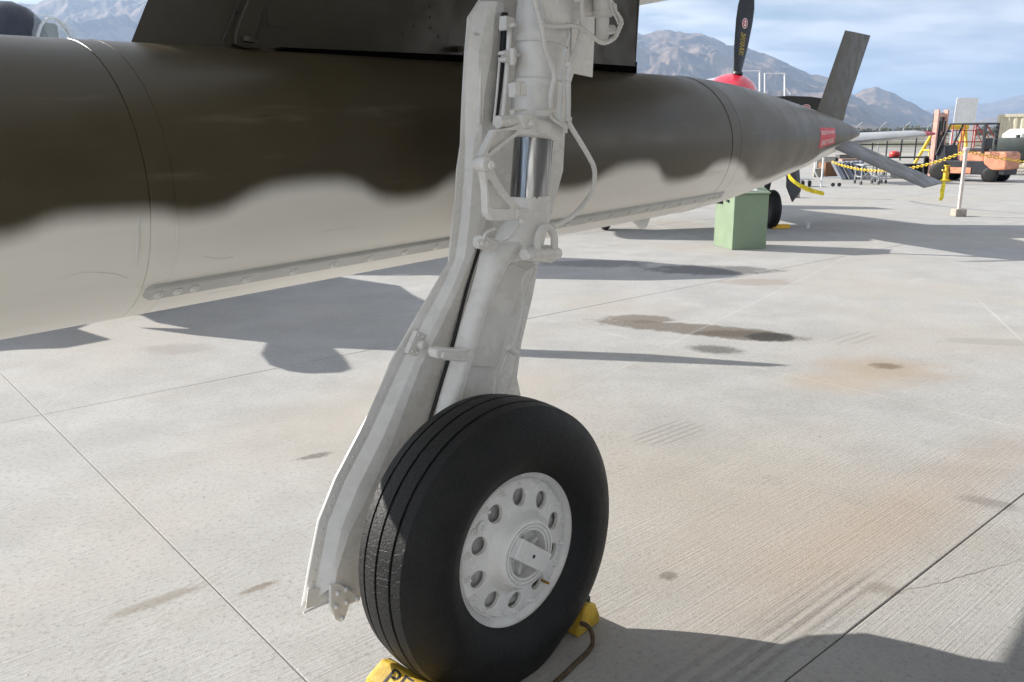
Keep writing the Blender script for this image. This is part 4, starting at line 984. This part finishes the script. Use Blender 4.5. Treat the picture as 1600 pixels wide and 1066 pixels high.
canopy_blob(V((cpt(12, 90).x, YC, 2.55)), 1.75, .50, 1.06, M_NAVY, 'canopy_rear')
hoop(V((cpt(-14, 90).x, YC, 2.55)), -.06, .06, .55, 1.08, M_OLV, 'canopy_frame')
canopy_blob(V((cpt(72, 90).x, YC, 2.50)), 1.35, .46, .93, M_GLASS, 'windscreen')
hoop(V((cpt(90, 90).x, YC, 2.50)), -.025, .025, .43, .86, M_WHITE, 'windscreen_frame')
MB().box(V((cpt(74, 60).x, YC, 3.10)), .22, .28, .40, NF, NR).build('headrest', paint('headrest_green', (.16, .18, .15), .5), trn, bevel=.05, seg=3)
# wing toward the camera, designed to the shadow it casts
sh = lambda z: V((-sdir.x, -sdir.y, 0)) / math.tan(SUN_EL) / math.hypot(sdir.x, sdir.y) * z
def back(px, py, z):
    p = gnd(px, py) - sh(z); return V((p.x, p.y, z))
wz = 1.30
wp = [back(x, y, wz) for x, y in ((216, 492), (240, 504), (290, 513), (206, 511), (295, 523), (385, 532), (412, 535), (403, 553), (416, 570), (445, 580), (495, 578), (512, 572), (503, 555), (488, 541), (640, 547), (815, 556), (1150, 569), (1195, 567), (1000, 552), (815, 545), (662, 536), (655, 505), (640, 492), (652, 475), (620, 460), (600, 445), (500, 430), (330, 440), (180, 470), (60, 470), (-160, 480), (-160, 555), (0, 543), (70, 541), (146, 527), (95, 511), (150, 488))]
MB().prism(wp, UP * .12).build('wing', M_TRN, trn, bevel=.03, seg=2)
tb_ = back(458, 566, 1.28)
MB().rev(tb_ - NF * 1.3, NF, [(0, .02), (.3, .12), (.8, .19), (1.3, .21), (1.8, .19), (2.3, .1), (2.5, .02)], 20).build('tip_tank', M_TRN, trn, smooth=50) if False else None
# nose and main gear
for f, r in ((-2.2, 0), (-7.2, 1.1), (-7.2, -1.1)):
    wc_ = NP(f, r, .28); wq = MB().rev(wc_ - NR * .07, NR, [(0, .12), (.01, .22), (.04, .28), (.10, .28), (.13, .22), (.14, .12)], 24).build('gear_wheel', M_RUBBER, trn, smooth=40)
    MB().cyl(wc_, NP(f, r * .8, 1.5), .05, n=12).build('gear_leg', M_GEARD, trn, smooth=40)
MB().prism([NP(-10.6, 0, 2.4), NP(-12.6, 0, 2.3), NP(-13.0, 0, 4.0), NP(-12.2, 0, 4.0)], NR * .08).build('tail_fin', M_TRN, trn, bevel=.02)
MB().prism([NP(-4.6, -.5, 1.7), NP(-7.6, -.5, 1.7), NP(-7.9, -5.0, 1.8), NP(-6.7, -5.0, 1.8)], UP * .12).build('wing', M_TRN, trn, bevel=.03)

# ------------------------------------------------------------------ barrier posts, chain, warning tape
M_POST = paint('post_paint', (.62, .53, .48), .5, .1); M_CONB = paint('post_base', (.36, .32, .27), .9, .2, 0, 12, .2)
M_CHY = paint('chain_yellow', (.72, .50, .03), .45, .15)
def post(px, py, h, label):
    c = gnd(px, py); t = thing('barrier_post', c, label, 'post', 'chain barrier posts')
    MB().box(c + UP * .075, .22, .22, .15).build('base', M_CONB, t, bevel=.01)
    MB().cyl(c + UP * .15, c + UP * h, .036, n=14).build('pole', M_POST, t, smooth=40)
    MB().rev(c + UP * (h - .02), UP, [(0, .062), (.05, .062), (.065, .03)], 14).build('cap', M_POST, t, smooth=40); return c + UP * (h - .03)
top1 = post(1497, 338, 1.32, 'pinkish white chain post on a square concrete block in front of forklift')
top2 = post(1241, 309, 1.15, 'chain post with square base below the drop tank tail')
lk = MB(); 
def torus_link(b, c, d, up_, L_=.085, W_=.05, r=.009):
    s_ = d.cross(up_).normalized(); pts = []
    for k in range(10):
        a = 2 * math.pi * k / 10; pts.append(c + d * (math.cos(a) * L_ / 2) + s_ * (math.sin(a) * W_ / 2))
    n = len(pts); rings = []
    for k in range(n + 1):
        p = pts[k % n]; t = (pts[(k + 1) % n] - pts[k - 1 if k else n - 1]).normalized() if k < n else (pts[1] - pts[n - 1]).normalized(); u2 = t.cross(s_.cross(d)).normalized(); v2 = t.cross(u2)
        rings.append([p + (u2 * math.cos(2 * math.pi * j / 5) + v2 * math.sin(2 * math.pi * j / 5)) * r for j in range(5)])
    b.loft(rings, True, False)
def chain(a, b, sag, label):
    mb = MB(); ln = (b - a).length; n = int(ln / .068); P = [a.lerp(b, k / n) - UP * (sag * 4 * (k / n) * (1 - k / n)) for k in range(n + 1)]
    for k in range(n):
        d = (P[k + 1] - P[k]).normalized(); torus_link(mb, (P[k] + P[k + 1]) / 2, d, UP if k % 2 else d.cross(UP))
    o = mb.build('barrier_chain', M_CHY, None, smooth=60); return tag(o, label, 'chain', 'yellow barrier chains')
chain(top1, depth(1300, 253, 21.5), .30, 'yellow plastic chain sagging between post and drop tank tail')
chain(top1, V((13.0, 16.3, 1.25)), .25, 'yellow plastic chain running from post towards the container')
M_TAPE = paint('warning_tape', (.80, .66, .03), .5, .35, 0, 40)
def ribbon(pts, wd, label):
    b = MB(); rings = []
    for k, (p, a) in enumerate(pts): rings.append([p + V((math.cos(a) * wd / 2, .3 * wd * math.sin(a), -math.sin(a) * wd / 2)), p - V((math.cos(a) * wd / 2, .3 * wd * math.sin(a), -math.sin(a) * wd / 2))])
    b.loft(rings, False); o = b.build('warning_tape', M_TAPE, None, smooth=80, recalc=False); s = o.modifiers.new('solid', 'SOLIDIFY'); s.thickness = .002
    sb2 = o.modifiers.new('sub', 'SUBSURF'); sb2.levels = 2; sb2.render_levels = 2
    return tag(o, label, 'warning tape', 'warning tape on fin tips')
f210 = TF(5.25, rad(210), .42)
dy_ = f210.y
ribbon([(f210 + UP * .03, .2), (f210 - UP * .05 + Ta * .0, 1.0), (f210 + V((.02, -.02, -.11)), 1.6), (f210 + V((.08, -.05, -.17)), .9), (f210 + V((.16, -.08, -.21)), 1.5), (f210 + V((.24, -.1, -.235)), .8), (f210 + V((.31, -.1, -.25)), 1.4)], .055, 'yellow warning tape trailing from the outboard lower tank fin')
fm30 = TF(5.78, rad(-30), .72)
ribbon([(fm30 + UP * .015, 0), (fm30 + V((.01, 0, -.03)), .5), (fm30 + V((-.005, 0, -.07)), -.4), (fm30 + V((.01, 0, -.11)), .6), (fm30 + V((-.01, 0, -.15)), .1)], .045, 'yellow warning tape knotted on the inboard lower tank fin')

# ------------------------------------------------------------------ forklift
FH = rad(322); FX = V((math.sin(FH), math.cos(FH), 0)); FY = V((-FX.y, FX.x, 0))    # FX forward (forks), FY to its left
FC = V((16.05, 29.6, 0)); FS = 1.0
fk = thing('forklift', FC, 'orange and black forklift with tall faded mast parked beyond the chain', 'forklift')
def FP(x, y, z): return FC + FX * (x * FS) + FY * (y * FS) + UP * (z * FS * .93)
M_ORG = paint('forklift_orange', (.66, .27, .16), .5, .25, 0, 5); M_PNK = paint('faded_orange', (.66, .38, .31), .6, .2, 0, 5); M_FBL = paint('forklift_black', (.018, .02, .026), .5, .3)
def fbox(name, mat, x0, x1, y0, y1, z0, z1, parent=fk, bevel=.03):
    return MB().box(FP((x0 + x1) / 2, (y0 + y1) / 2, (z0 + z1) / 2), (x1 - x0) * FS, (y1 - y0) * FS, (z1 - z0) * FS, FX, FY).build(name, mat, parent, bevel=bevel, seg=2)
fbox('chassis', M_FBL, -1.0, .95, -.55, .55, .28, .74)
fbox('side_panel', M_ORG, -.35, .62, .552, .57, .30, .50, bevel=.004)
MB().prism([FP(x, -.56, z) for x, z in ((-1.45, .45), (-1.45, .98), (-1.38, 1.08), (-.72, 1.08), (-.72, .66), (-1.0, .42))], FY * (1.12 * FS)).build('counterweight', M_ORG, fk, bevel=.05, seg=3)
fbox('counterweight_base', M_FBL, -1.42, -.75, -.5, .5, .28, .62)
MB().prism([FP(x, -.45, z) for x, z in ((-.70, .70), (-.70, 1.08), (-.05, 1.08), (.12, 1.0), (.12, .70))], FY * (.9 * FS)).build('engine_hood', M_ORG, fk, bevel=.05, seg=3)
fbox('seat', M_FBL, -.55, -.05, -.25, .25, 1.08, 1.20); fbox('backrest', M_FBL, -.62, -.50, -.25, .25, 1.18, 1.55)
MB().prism([FP(x, -.45, z) for x, z in ((.55, .72), (.95, .72), (.95, 1.1), (.78, 1.32), (.62, 1.3))], FY * (.9 * FS)).build('dashboard', M_FBL, fk, bevel=.04)
MB().tube([FP(.50 + .0 * k, .17 * math.cos(k * math.pi / 6), 1.38 + .17 * math.sin(k * math.pi / 6) * .6) for k in range(13)], .018, 6, 0).build('steering_wheel', M_FBL, fk)
for y in (-.48, .48):
    MB().box(FP(-.62, y, 1.55), .09, .06, 1.0 * FS, FX, FY).build('guard_post', M_FBL, fk, bevel=.01)
    MB().tube([FP(.92, y, .95), FP(.78, y, 1.4), FP(.55, y, 2.06)], .035, 8, 0).build('guard_post', M_FBL, fk)
    MB().box(FP(-.05, y, 2.08), 1.25 * FS, .06, .06, FX, FY).build('guard_rail', M_FBL, fk, bevel=.01)
for x in (-.64, -.38, -.12, .14, .4, .56): MB().box(FP(x, 0, 2.085), .04, .96 * FS, .045, FX, FY).build('guard_bar', M_FBL, fk)
for x, y, r, wd in ((.70, .50, .35, .26), (.70, -.50, .35, .26), (-.95, .46, .27, .2), (-.95, -.46, .27, .2)):
    c = FP(x, y, r); wq = MB().rev(c - FY * wd / 2, FY, [(0, r * .55), (.01, r * .85), (.04, r * FS), (wd - .04, r * FS), (wd - .01, r * .85), (wd, r * .55)], 28).build('wheel', M_RUBBER, fk, smooth=40)
    MB().rev(c - FY * (wd / 2 - .02), FY, [(0, r * .5), (wd - .04, r * .5)], 16).build('rim', paint('rim_dark', (.09, .09, .09), .5), wq, smooth=40)
for y in (-.34, .34):
    MB().box(FP(1.12, y, 1.30), .16 * FS, .10 * FS, 2.45 * FS, FX, FY).build('mast_rail', M_PNK, fk, bevel=.01)
    MB().box(FP(1.22, y * .72, 1.28), .12 * FS, .08 * FS, 2.3 * FS, FX, FY).build('inner_mast_rail', M_FBL, fk, bevel=.01)
    MB().cyl(FP(1.05, y * .5, .3), FP(1.05, y * .5, 2.2), .04, n=10).build('lift_cylinder', M_DARK, fk, smooth=40)
for z in (2.42, 1.75, .9): MB().box(FP(1.12, 0, z), .08, .72 * FS, .12, FX, FY).build('mast_crossbar', M_PNK, fk, bevel=.01)
for y in (-.3, .3): MB().prism([FP(1.34, y - .06, .9), FP(1.34, y - .06, .08), FP(2.3, y - .06, .08), FP(2.3, y - .06, .11), FP(1.40, y - .06, .14), FP(1.40, y - .06, .9)], FY * .12).build('fork', M_FBL, fk, bevel=.005)
fbox('fork_carriage', M_FBL, 1.29, 1.34, -.5, .5, .35, .85, bevel=.01)
vs_, fs = text_mesh('TOY'); b = MB(); b.add([FP(-1.452 , 0, 0) + FY * (-(v.x * .20 - .0) * -1 * -1) * FS + UP * (.93 + v.y * .19) * FS + FX * -.004 for v in vs_], fs); b.build('lettering', M_FBL, fk, recalc=False)
b = MB(); b.add([FP(0, .575, 0) - FX * (v.x * .17 + 1.05) * FS + UP * (.93 + v.y * .19) * FS for v in vs_], fs); b.build('lettering', M_FBL, fk, recalc=False)

# ------------------------------------------------------------------ background yard
M_BEI = paint('container_beige', (.55, .50, .38), .6, .12, 0, 2)
def container():
    X0 = depth(1553, 230, 40.5); c = V((X0.x, 40.5, 0)); ux = V((.78, -.62, 0)).normalized(); uy = V((-ux.y, ux.x, 0)); L_, Wd, H_ = 6.06, 2.44, 2.45
    t = thing('shipping_container', c + ux * L_ / 2, 'beige corrugated shipping container standing behind the forklift', 'container')
    P = lambda x, y, z: c + ux * x + uy * y + UP * z
    prf = []; x = .12
    while x < L_ - .3:
        prf += [(x, 0), (x + .10, 0), (x + .15, .05), (x + .25, .05)]; x += .30
    b = MB(); n = len(prf)
    b.loft([[P(a, d, .16) for a, d in prf], [P(a, d, H_ - .1) for a, d in prf]], False); s = b.build('corrugated_wall', M_BEI, t, recalc=False); s.modifiers.new('s', 'SOLIDIFY').thickness = .004
    MB().box(P(L_ / 2, Wd / 2 + .1, H_ / 2 + .08), L_ - .06, Wd - .22, H_ - .2, ux, uy).build('body', M_BEI, t)
    for z in (.08, H_ - .05): MB().box(P(L_ / 2, .03, z), L_ - .24, .12, .14, ux, uy).build('rail', M_BEI, t, bevel=.01)
    for x in (.06, L_ - .06): MB().box(P(x, .03, H_ / 2), .12, .14, H_, ux, uy).build('corner_post', M_BEI, t, bevel=.01)
container()
# tall white panel
def upright():
    c = gnd(1500, 262); c = V((depth(1497, 240, 41).x, 41, 0)); t = thing('aircraft_panel', c, 'tall white aircraft panel standing upright behind the forklift mast', 'panel')
    lean = V((.04, 0, 1)).normalized()
    X = V((.96, -.28, 0)); Y = V((.28, .96, 0)); q = [(-.46, -.02), (-.40, -.09), (0, -.10), (.40, -.06), (.48, 0), (.40, .06), (0, .08), (-.40, .07)]
    MB().loft([[c + X * x + Y * y for x, y in q], [c + X * x + Y * y + lean * 3.25 for x, y in q]]).build('skin', M_WHITE, t, smooth=40)
    MB().box(c + X * -.42 + lean * 1.62 - Y * .1, .1, .03, 3.24, X, Y, lean).build('edge_strip', M_WHITE, t, bevel=.005)
upright()
# yellow gantry hoist
M_GY = paint('hoist_yellow', (.68, .45, .03), .5, .15)
def hoist():
    Y0 = 37.5; P = lambda px, py: depth(px, py, Y0); c = V((P(1485, 200).x, Y0, 0)); t = thing('engine_hoist', c, 'yellow A-frame engine hoist behind the forklift', 'hoist')
    za = P(1460, 199).z; xl = P(1459, 199).x; xr = P(1512, 201).x
    MB().cyl((xl, Y0, za), (xr, Y0, za), .10, n=12).build('top_beam', M_GY, t, smooth=40)
    for x in (xl + .1, xr - .1):
        for s in (-1, 1): MB().cyl((x, Y0, za), (x - .55 * (1 if x < c.x else .2), Y0 + s * .7, .05), .07, n=10).build('leg', M_GY, t, smooth=40)
        MB().cyl((x - .3, Y0 - .35, .9), (x - .3, Y0 + .35, .9), .04, n=8).build('cross_brace', M_GY, t)
    MB().cyl((c.x + .3, Y0, za), (c.x + .3, Y0, za - .9), .02, n=6).build('hook_chain', M_DARK, t)
hoist()
# red steel steps
M_RST = paint('steps_red', (.40, .05, .04), .5, .2)
def steps():
    Y0 = 35.0; P = lambda px, py: depth(px, py, Y0); c = V((P(1520, 200).x, Y0, 0)); t = thing('access_steps', c, 'red tubular access steps with guard rails behind the forklift', 'access steps')
    x0 = P(1497, 195).x; x1 = P(1533, 195).x; x2 = P(1556, 250).x; zt = P(1510, 193).z; zd = P(1510, 210).z - .3
    for y in (Y0 - .35, Y0 + .35):
        MB().tube([(x0, y, .03), (x0, y, zt), (x1, y, zt), (x2, y, .9), (x2, y, .03)], .025, 6, 0).build('rail', M_RST, t)
        MB().tube([(x0, y, zd + .45), (x1, y, zd + .45), (x2, y, .5)], .02, 6, 0).build('rail', M_RST, t)
        MB().cyl((x1, y, .03), (x1, y, zt), .025, n=6).build('upright', M_RST, t); MB().cyl(((x0 + x1) / 2, y, .03), ((x0 + x1) / 2, y, zt), .02, n=6).build('upright', M_RST, t)
    MB().box(((x0 + x1) / 2, Y0, zd), x1 - x0, .7, .04).build('platform', M_RST, t)
    for k in range(5): MB().box((x1 + (x2 - x1) * (k + .5) / 5, Y0, zd * (1 - (k + .7) / 5.2)), .22, .7, .03).build('tread', M_RST, t)
steps()
# dark cylinder tank on skids at the right
def dtank():
    a = depth(1566, 251, 33.5); c = V((a.x + .5, 33.5, 0)); t = thing('fuel_tank', c, 'dark green cylindrical tank on skids beside the forklift', 'tank')
    ax = V((.93, -.36, 0)).normalized(); z = .95
    MB().rev(c + UP * z - ax * 1.0, ax, [(-.08, .02), (-.05, .3), (0, .47), (.05, .5), (1.95, .5), (2.0, .47), (2.05, .3), (2.08, .02)], 28).build('shell', paint('tank_green', (.075, .085, .075), .5, .15), t, smooth=50)
    for k in (-.6, .6): MB().box(c + ax * k + UP * .24, .12, .8, .48, ax, V((-ax.y, ax.x, 0))).build('skid', M_DARK, t, bevel=.01)
    MB().cyl(c + UP * (z + .48), c + UP * (z + .6), .08, n=12).build('filler_cap', M_DARK, t)
dtank()
# white vehicle front at the right edge
def wbox():
    a = depth(1588, 235, 36.5); c = V((a.x + 2.2, 36.8, 0)); t = thing('utility_trailer', c, 'white box trailer cut by the picture edge before the container', 'trailer')
    X = V((.99, -.12, 0)); Y = V((.12, .99, 0))
    MB().prism([c + X * x - Y * .9 + UP * z for x, z in ((-2.2, .45), (-2.2, 1.55), (-1.9, 1.78), (2.2, 1.8), (2.2, .45))], Y * 1.8).build('body', M_WHITE, t, bevel=.04)
    for x in (-1.0, .9): MB().rev(c + X * x - Y * .95 + UP * .33, Y, [(0, .2), (.02, .3), (.06, .33), (.16, .33), (.2, .2)], 20).build('wheel', M_RUBBER, t, smooth=40)
    MB().box(c - X * 2.4 + UP * .5, .5, .1, .08, X, Y).build('drawbar', M_DARK, t)
wbox()

# perimeter fence
M_GALV = paint('galvanised', (.42, .43, .43), .5, .15, .3)
def mesh_mat():
    t = NT('chain_link'); p = t.pos(); s = t.n('ShaderNodeSeparateXYZ'); t.L(p, s.inputs[0])
    a = t.math('ABSOLUTE', t.math('SINE', t.math('MULTIPLY', t.math('ADD', s.outputs[0], s.outputs[2]), 40.))); b = t.math('ABSOLUTE', t.math('SINE', t.math('MULTIPLY', t.math('SUBTRACT', s.outputs[0], s.outputs[2]), 40.)))
    m = t.ramp(t.math('MINIMUM', a, b), .10, .20, 1, 0)
    t.L(t.math('MAXIMUM', m, .12), t.b.inputs['Alpha']); return t.set((.30, .31, .31), .5, .3)
M_LINK = mesh_mat()
FY0 = 75.0
fx0, fx1 = 22.0, 80.0
fn = thing('perimeter_fence', V(((fx0 + fx1) / 2, FY0, 0)), 'chain link perimeter fence with angled barbed wire arms across the airfield', 'fence')
x = fx0; pm = None
while x <= fx1:
    b = MB(); c = V((x, FY0, -.05)); b.cyl(c, c + UP * 2.15, .06, n=8); b.tube([c + UP * 2.13, c + V((.46, -.15, 2.62))], .045, 6, 0)
    if pm is None: pm = b.build('post', M_GALV, fn, smooth=40, origin=c)
    else: inst(pm, 'post', fn, c)
    x += 2.1
for z in (2.1, 1.1): MB().cyl((fx0, FY0, z), (fx1, FY0, z), .025, n=6).build('rail', M_GALV, fn)
for k in range(3): MB().cyl((fx0 + .14 * (k + 1), FY0 - .05 * (k + 1), 2.1 + .13 * (k + 1)), (fx1 + .14 * (k + 1), FY0 - .05 * (k + 1), 2.1 + .13 * (k + 1)), .008, n=4).build('barbed_wire', M_GALV, fn)
MB().add([(fx0, FY0 - .03, 0), (fx1, FY0 - .03, 0), (fx1, FY0 - .03, 2.1), (fx0, FY0 - .03, 2.1)], [(0, 1, 2, 3)]).build('chain_link_mesh', M_LINK, fn)
# black pipe barrier nearer than the fence
M_BPI = paint('barrier_black', (.02, .022, .03), .5, .2)
Yb = 52.0
bar = thing('pipe_barrier', V((depth(1400, 220, Yb).x, Yb, 0)), 'black pipe barrier frame standing before the perimeter fence', 'barrier')
xa = depth(1342, 215, Yb).x; xb = depth(1500, 215, Yb).x; zt = depth(1380, 206, Yb).z
MB().cyl((xa, Yb, zt), (xb, Yb, zt), .045, n=8).build('rail', M_BPI, bar); MB().cyl((xa, Yb, zt - .75), (xb, Yb, zt - .75), .04, n=8).build('rail', M_BPI, bar)
for k in range(8): MB().cyl((xa + (xb - xa) * k / 7, Yb, 0), (xa + (xb - xa) * k / 7, Yb, zt), .045, n=8).build('post', M_BPI, bar)
# far tree line
def leafmat(name, a, b_):
    t = NT(name); n = t.noise(t.pos(), .6, 4); return t.set(t.mix(t.ramp(n, .35, .65), a, b_), .8, 0, .2)
M_TREE = leafmat('far_foliage', (.035, .05, .025), (.085, .095, .05))
tl = MB(); rnd = random.Random(11)
for k in range(170):
    x = rnd.uniform(120, 430); y = rnd.uniform(420, 480); h = rnd.uniform(2.0, 5.2); wd = rnd.uniform(2.5, 6)
    for j in range(26):
        c = V((x + rnd.gauss(0, wd * .45), y + rnd.gauss(0, wd * .3), rnd.uniform(.2, h))); s = rnd.uniform(.5, 1.1)
        d1 = V((rnd.uniform(-1, 1), rnd.uniform(-1, 1), rnd.uniform(-1, 1))).normalized(); d2 = d1.orthogonal().normalized(); d3 = d1.cross(d2)
        tl.add([c + d1 * s, c - d1 * s * .6 + d2 * s * .8, c - d1 * s * .6 - d2 * s * .8, c + d3 * s], [(0, 1, 2), (0, 1, 3), (1, 2, 3), (0, 2, 3)])
o = tl.build('far_treeline', M_TREE, None, recalc=False); kind(o, 'stuff'); o['label'] = 'distant line of dark green desert trees beyond the fence'; o['category'] = 'trees'

# two white pipe frames (guard rails of a maintenance stand) showing above the tank
Ym = 30.0
ms = thing('maintenance_stand', V((depth(1195, 130, Ym).x, Ym, 0)), 'white pipe guard frames of a tall maintenance stand behind the propeller', 'stand')
def mp(px, py, dy=0): q = depth(px, py, Ym); return V((q.x, Ym + dy, q.z))
for (xl, xr, yt) in ((1157, 1187, 111), (1195, 1226, 115)):
    MB().tube([mp(xl, 160), mp(xl, yt), mp(xr, yt), mp(xr, 160)], .03, 8, 0).build('guard_frame', M_WHITE, ms)
MB().tube([mp(1227, 138), mp(1235, 148)], .03, 8, 0).build('brace', M_WHITE, ms)
pz = mp(1190, 160).z
MB().box((mp(1191, 160).x, Ym + .5, pz), 2.2, 1.6, .08).build('platform', M_STEEL, ms, bevel=.01)
for sx in (-1, 1):
    for yy in (-.2, 1.2): MB().cyl((mp(1191, 160).x + sx * 1.0, Ym + yy, 0), (mp(1191, 160).x + sx * 1.0, Ym + yy, pz), .04, n=8).build('leg', M_WHITE, ms)

# ------------------------------------------------------------------ clutter below the tank tail
def crate(px, py, sx, sy, sz, rot, col, label, cat='box', z0=0, name='carton'):
    c = gnd(px, py); X = V((math.cos(rot), math.sin(rot), 0)); Y = V((-X.y, X.x, 0)); t = thing(name, c + UP * z0, label, cat, 'salvage heaped in the yard')
    m = paint('clutter_%d' % int(col[0] * 1000 + col[1] * 100), col, .7, .2)
    MB().box(c + Y * sy / 2 + UP * (z0 + sz / 2), sx, sy, sz, X, Y).build('body', m, t, bevel=.01)
    MB().box(c + Y * (sy / 2 - .01) + UP * (z0 + sz + .012), sx * 1.02, sy * 1.02, .02, X, Y).build('lid', m, t, bevel=.004)
    return t
crate(1305, 277, .85, .6, .55, .1, (.17, .085, .04), 'brown wooden crate at the salvage heap')
crate(1282, 277, .5, .4, .3, -.2, (.28, .26, .22), 'grey carton left of the brown crate')
crate(1330, 276, .8, .5, .55, -.1, (.42, .27, .22), 'pinkish carton behind the leaning panels', z0=.1)
crate(1326, 262, 1.0, .5, .6, .05, (.10, .10, .10), 'dark box behind the salvage heap')
crate(1290, 262, .9, .5, .5, -.1, (.34, .33, .31), 'pale box behind the salvage heap')
for k in range(7):      # leaning panels
    c = gnd(1318 + k * 7, 281 - k * .4); t = thing('leaning_panel', c, 'dark blue metal panel leaning in a row beside the brown crate' if k % 2 else 'thick pale grey panel leaning between dark blue ones by the crate', 'panel', 'dark panels leaning in a row' if k % 2 else 'pale panels leaning in a row')
    X = V((.15, .98, 0)); lean = V((-.52, .0, .85)).normalized()
    MB().box(c + lean * .36 + X * .2, .05 if k % 2 else .09, .5, .72, lean.cross(X).normalized(), X, lean).build('sheet', paint('panel_a', (.06, .09, .16), .4, .2) if k % 2 else paint('panel_b', (.22, .24, .28), .4, .2), t, bevel=.008)
    MB().box(c + lean * .725 + X * .2, .07, .5, .02, lean.cross(X).normalized(), X, lean).build('edge', M_STEEL, t)
def cart(px0, px1, py, h, label):
    a = gnd(px0, py); b_ = gnd(px1, py); b_ = V((b_.x, a.y, 0)); t = thing('steel_cart', (a + b_) / 2, label, 'cart'); D_ = V((.12, .8, 0)); m = M_GALV
    cs = [a, b_, b_ + D_, a + D_]
    for c in cs:
        MB().cyl(c + UP * .1, c + UP * h, .02, n=8).build('leg', m, t)
        MB().rev(c + V((-.02, 0, .06)), V((1, 0, 0)), [(0, .06), (.04, .06)], 14).build('caster', M_DARK, t, smooth=40)
    for z in (.25, h):
        for c, d in zip(cs, cs[1:] + cs[:1]): MB().cyl(c + UP * z, d + UP * z, .016, n=6).build('rail', m, t)
    MB().cyl(cs[0] + UP * .25, cs[1] + UP * h, .014, n=6).build('brace', m, t); MB().cyl(cs[1] + UP * .25, cs[0] + UP * h, .014, n=6).build('brace', m, t)
    MB().box((cs[0] + cs[2]) / 2 + UP * (h + .02), (b_ - a).length + .06, .84, .03).build('tray', m, t, bevel=.005)
cart(1345, 1374, 289, .62, 'grey steel cart with crossed braces on casters')
cart(1377, 1384, 287, .6, 'narrow steel cart beside the crossed brace cart')
# T-shaped white stand
c = gnd(1283, 293); t = thing('tow_bar_stand', c, 'white tubular stand with casters near the tank fin', 'stand')
MB().cyl(c + UP * .02, c + UP * .95, .03, n=8).build('upright', M_WHITE, t); MB().cyl(c + UP * .3, c + V((.7, .3, .3)), .025, n=8).build('arm', M_WHITE, t)
MB().cyl(c + UP * .5 + V((-.25, 0, 0)), c + UP * .1 + V((0, 0, 0)), .02, n=8).build('brace', M_WHITE, t); MB().cyl(c + V((-.25, 0, .52)), c + V((-.25, 0, .95)), .025, n=8).build('upright', M_WHITE, t)
for dx_ in (.45, .65): MB().rev(c + V((dx_, .2, .07)), V((0, 1, 0)), [(0, .06), (.05, .06)], 12).build('caster', M_DARK, t, smooth=40)
c = gnd(1257, 292); t = thing('wheel_dolly', c, 'small dolly with black rubber casters under the tank fin', 'dolly')
for dx_ in (-.1, .12):
    MB().rev(c + V((dx_, 0, .10)), V((.8, -.6, 0)), [(0, .05), (.005, .09), (.04, .10), (.07, .09), (.075, .05)], 18).build('caster', M_RUBBER, t, smooth=40); MB().box(c + V((dx_, .02, .17)), .03, .08, .12).build('fork', M_STEEL, t)
MB().box(c + V((.0, .25, .235)), .5, .6, .03).build('deck', M_STEEL, t, bevel=.005)
# work table with red container under the silver wing
c = gnd(1400, 276); t = thing('work_table', c, 'dark steel work table under the silver wing tip', 'table')
MB().box(c + V((.6, .4, .72)), 2.2, .8, .05).build('top', M_FBL, t, bevel=.01)
for x in (-.45, 1.65):
    for y in (.05, .75): MB().cyl(c + V((x, y, 0)), c + V((x, y, .7)), .03, n=8).build('leg', M_FBL, t)
c2 = depth(1397, 249, c.y + .3); b = MB().rev(V((c2.x, c.y + .3, .745)), UP, [(0, .17), (.05, .2), (.16, .19), (.2, .15), (.22, .05)], 18); o = b.build('plastic_tub', paint('can_red', (.5, .04, .03), .45, .1), None, smooth=50, origin=(c2.x, c.y + .3, .745)); tag(o, 'red rounded container on the dark work table', 'container')
crate(1440, 279, 1.6, .8, .5, .05, (.02, .022, .025), 'low black equipment box left of the forklift', 'box', name='equipment_box')
c = gnd(1477, 284); t = thing('floor_jack', c, 'yellow floor jack beside the forklift front wheel', 'jack')
MB().rev(c, UP, [(0, .16), (.06, .16), (.08, .09), (.3, .09), (.32, .06), (.5, .06), (.52, .1), (.56, .1)], 14).build('body', M_GY, t, smooth=40); MB().cyl(c + UP * .3, c + V((-.2, -.1, .4)), .03, n=8).build('handle', M_GY, t)

# ------------------------------------------------------------------ haze
hz = MB().box((0, 0, 748), 56000, 56000, 1500).build('haze', None); kind(hz, 'stuff')
hm = bpy.data.materials.new('haze_air'); hm.use_nodes = True; ht = hm.node_tree; ht.nodes.clear()
pv = ht.nodes.new('ShaderNodeVolumePrincipled'); pv.inputs['Color'].default_value = (.48, .68, 1, 1); pv.inputs['Density'].default_value = .75e-4; pv.inputs['Anisotropy'].default_value = .2
ho = ht.nodes.new('ShaderNodeOutputMaterial'); ht.links.new(pv.outputs[0], ho.inputs['Volume']); hz.data.materials.append(hm)
hz['label'] = 'thin pale blue air haze over the airfield'
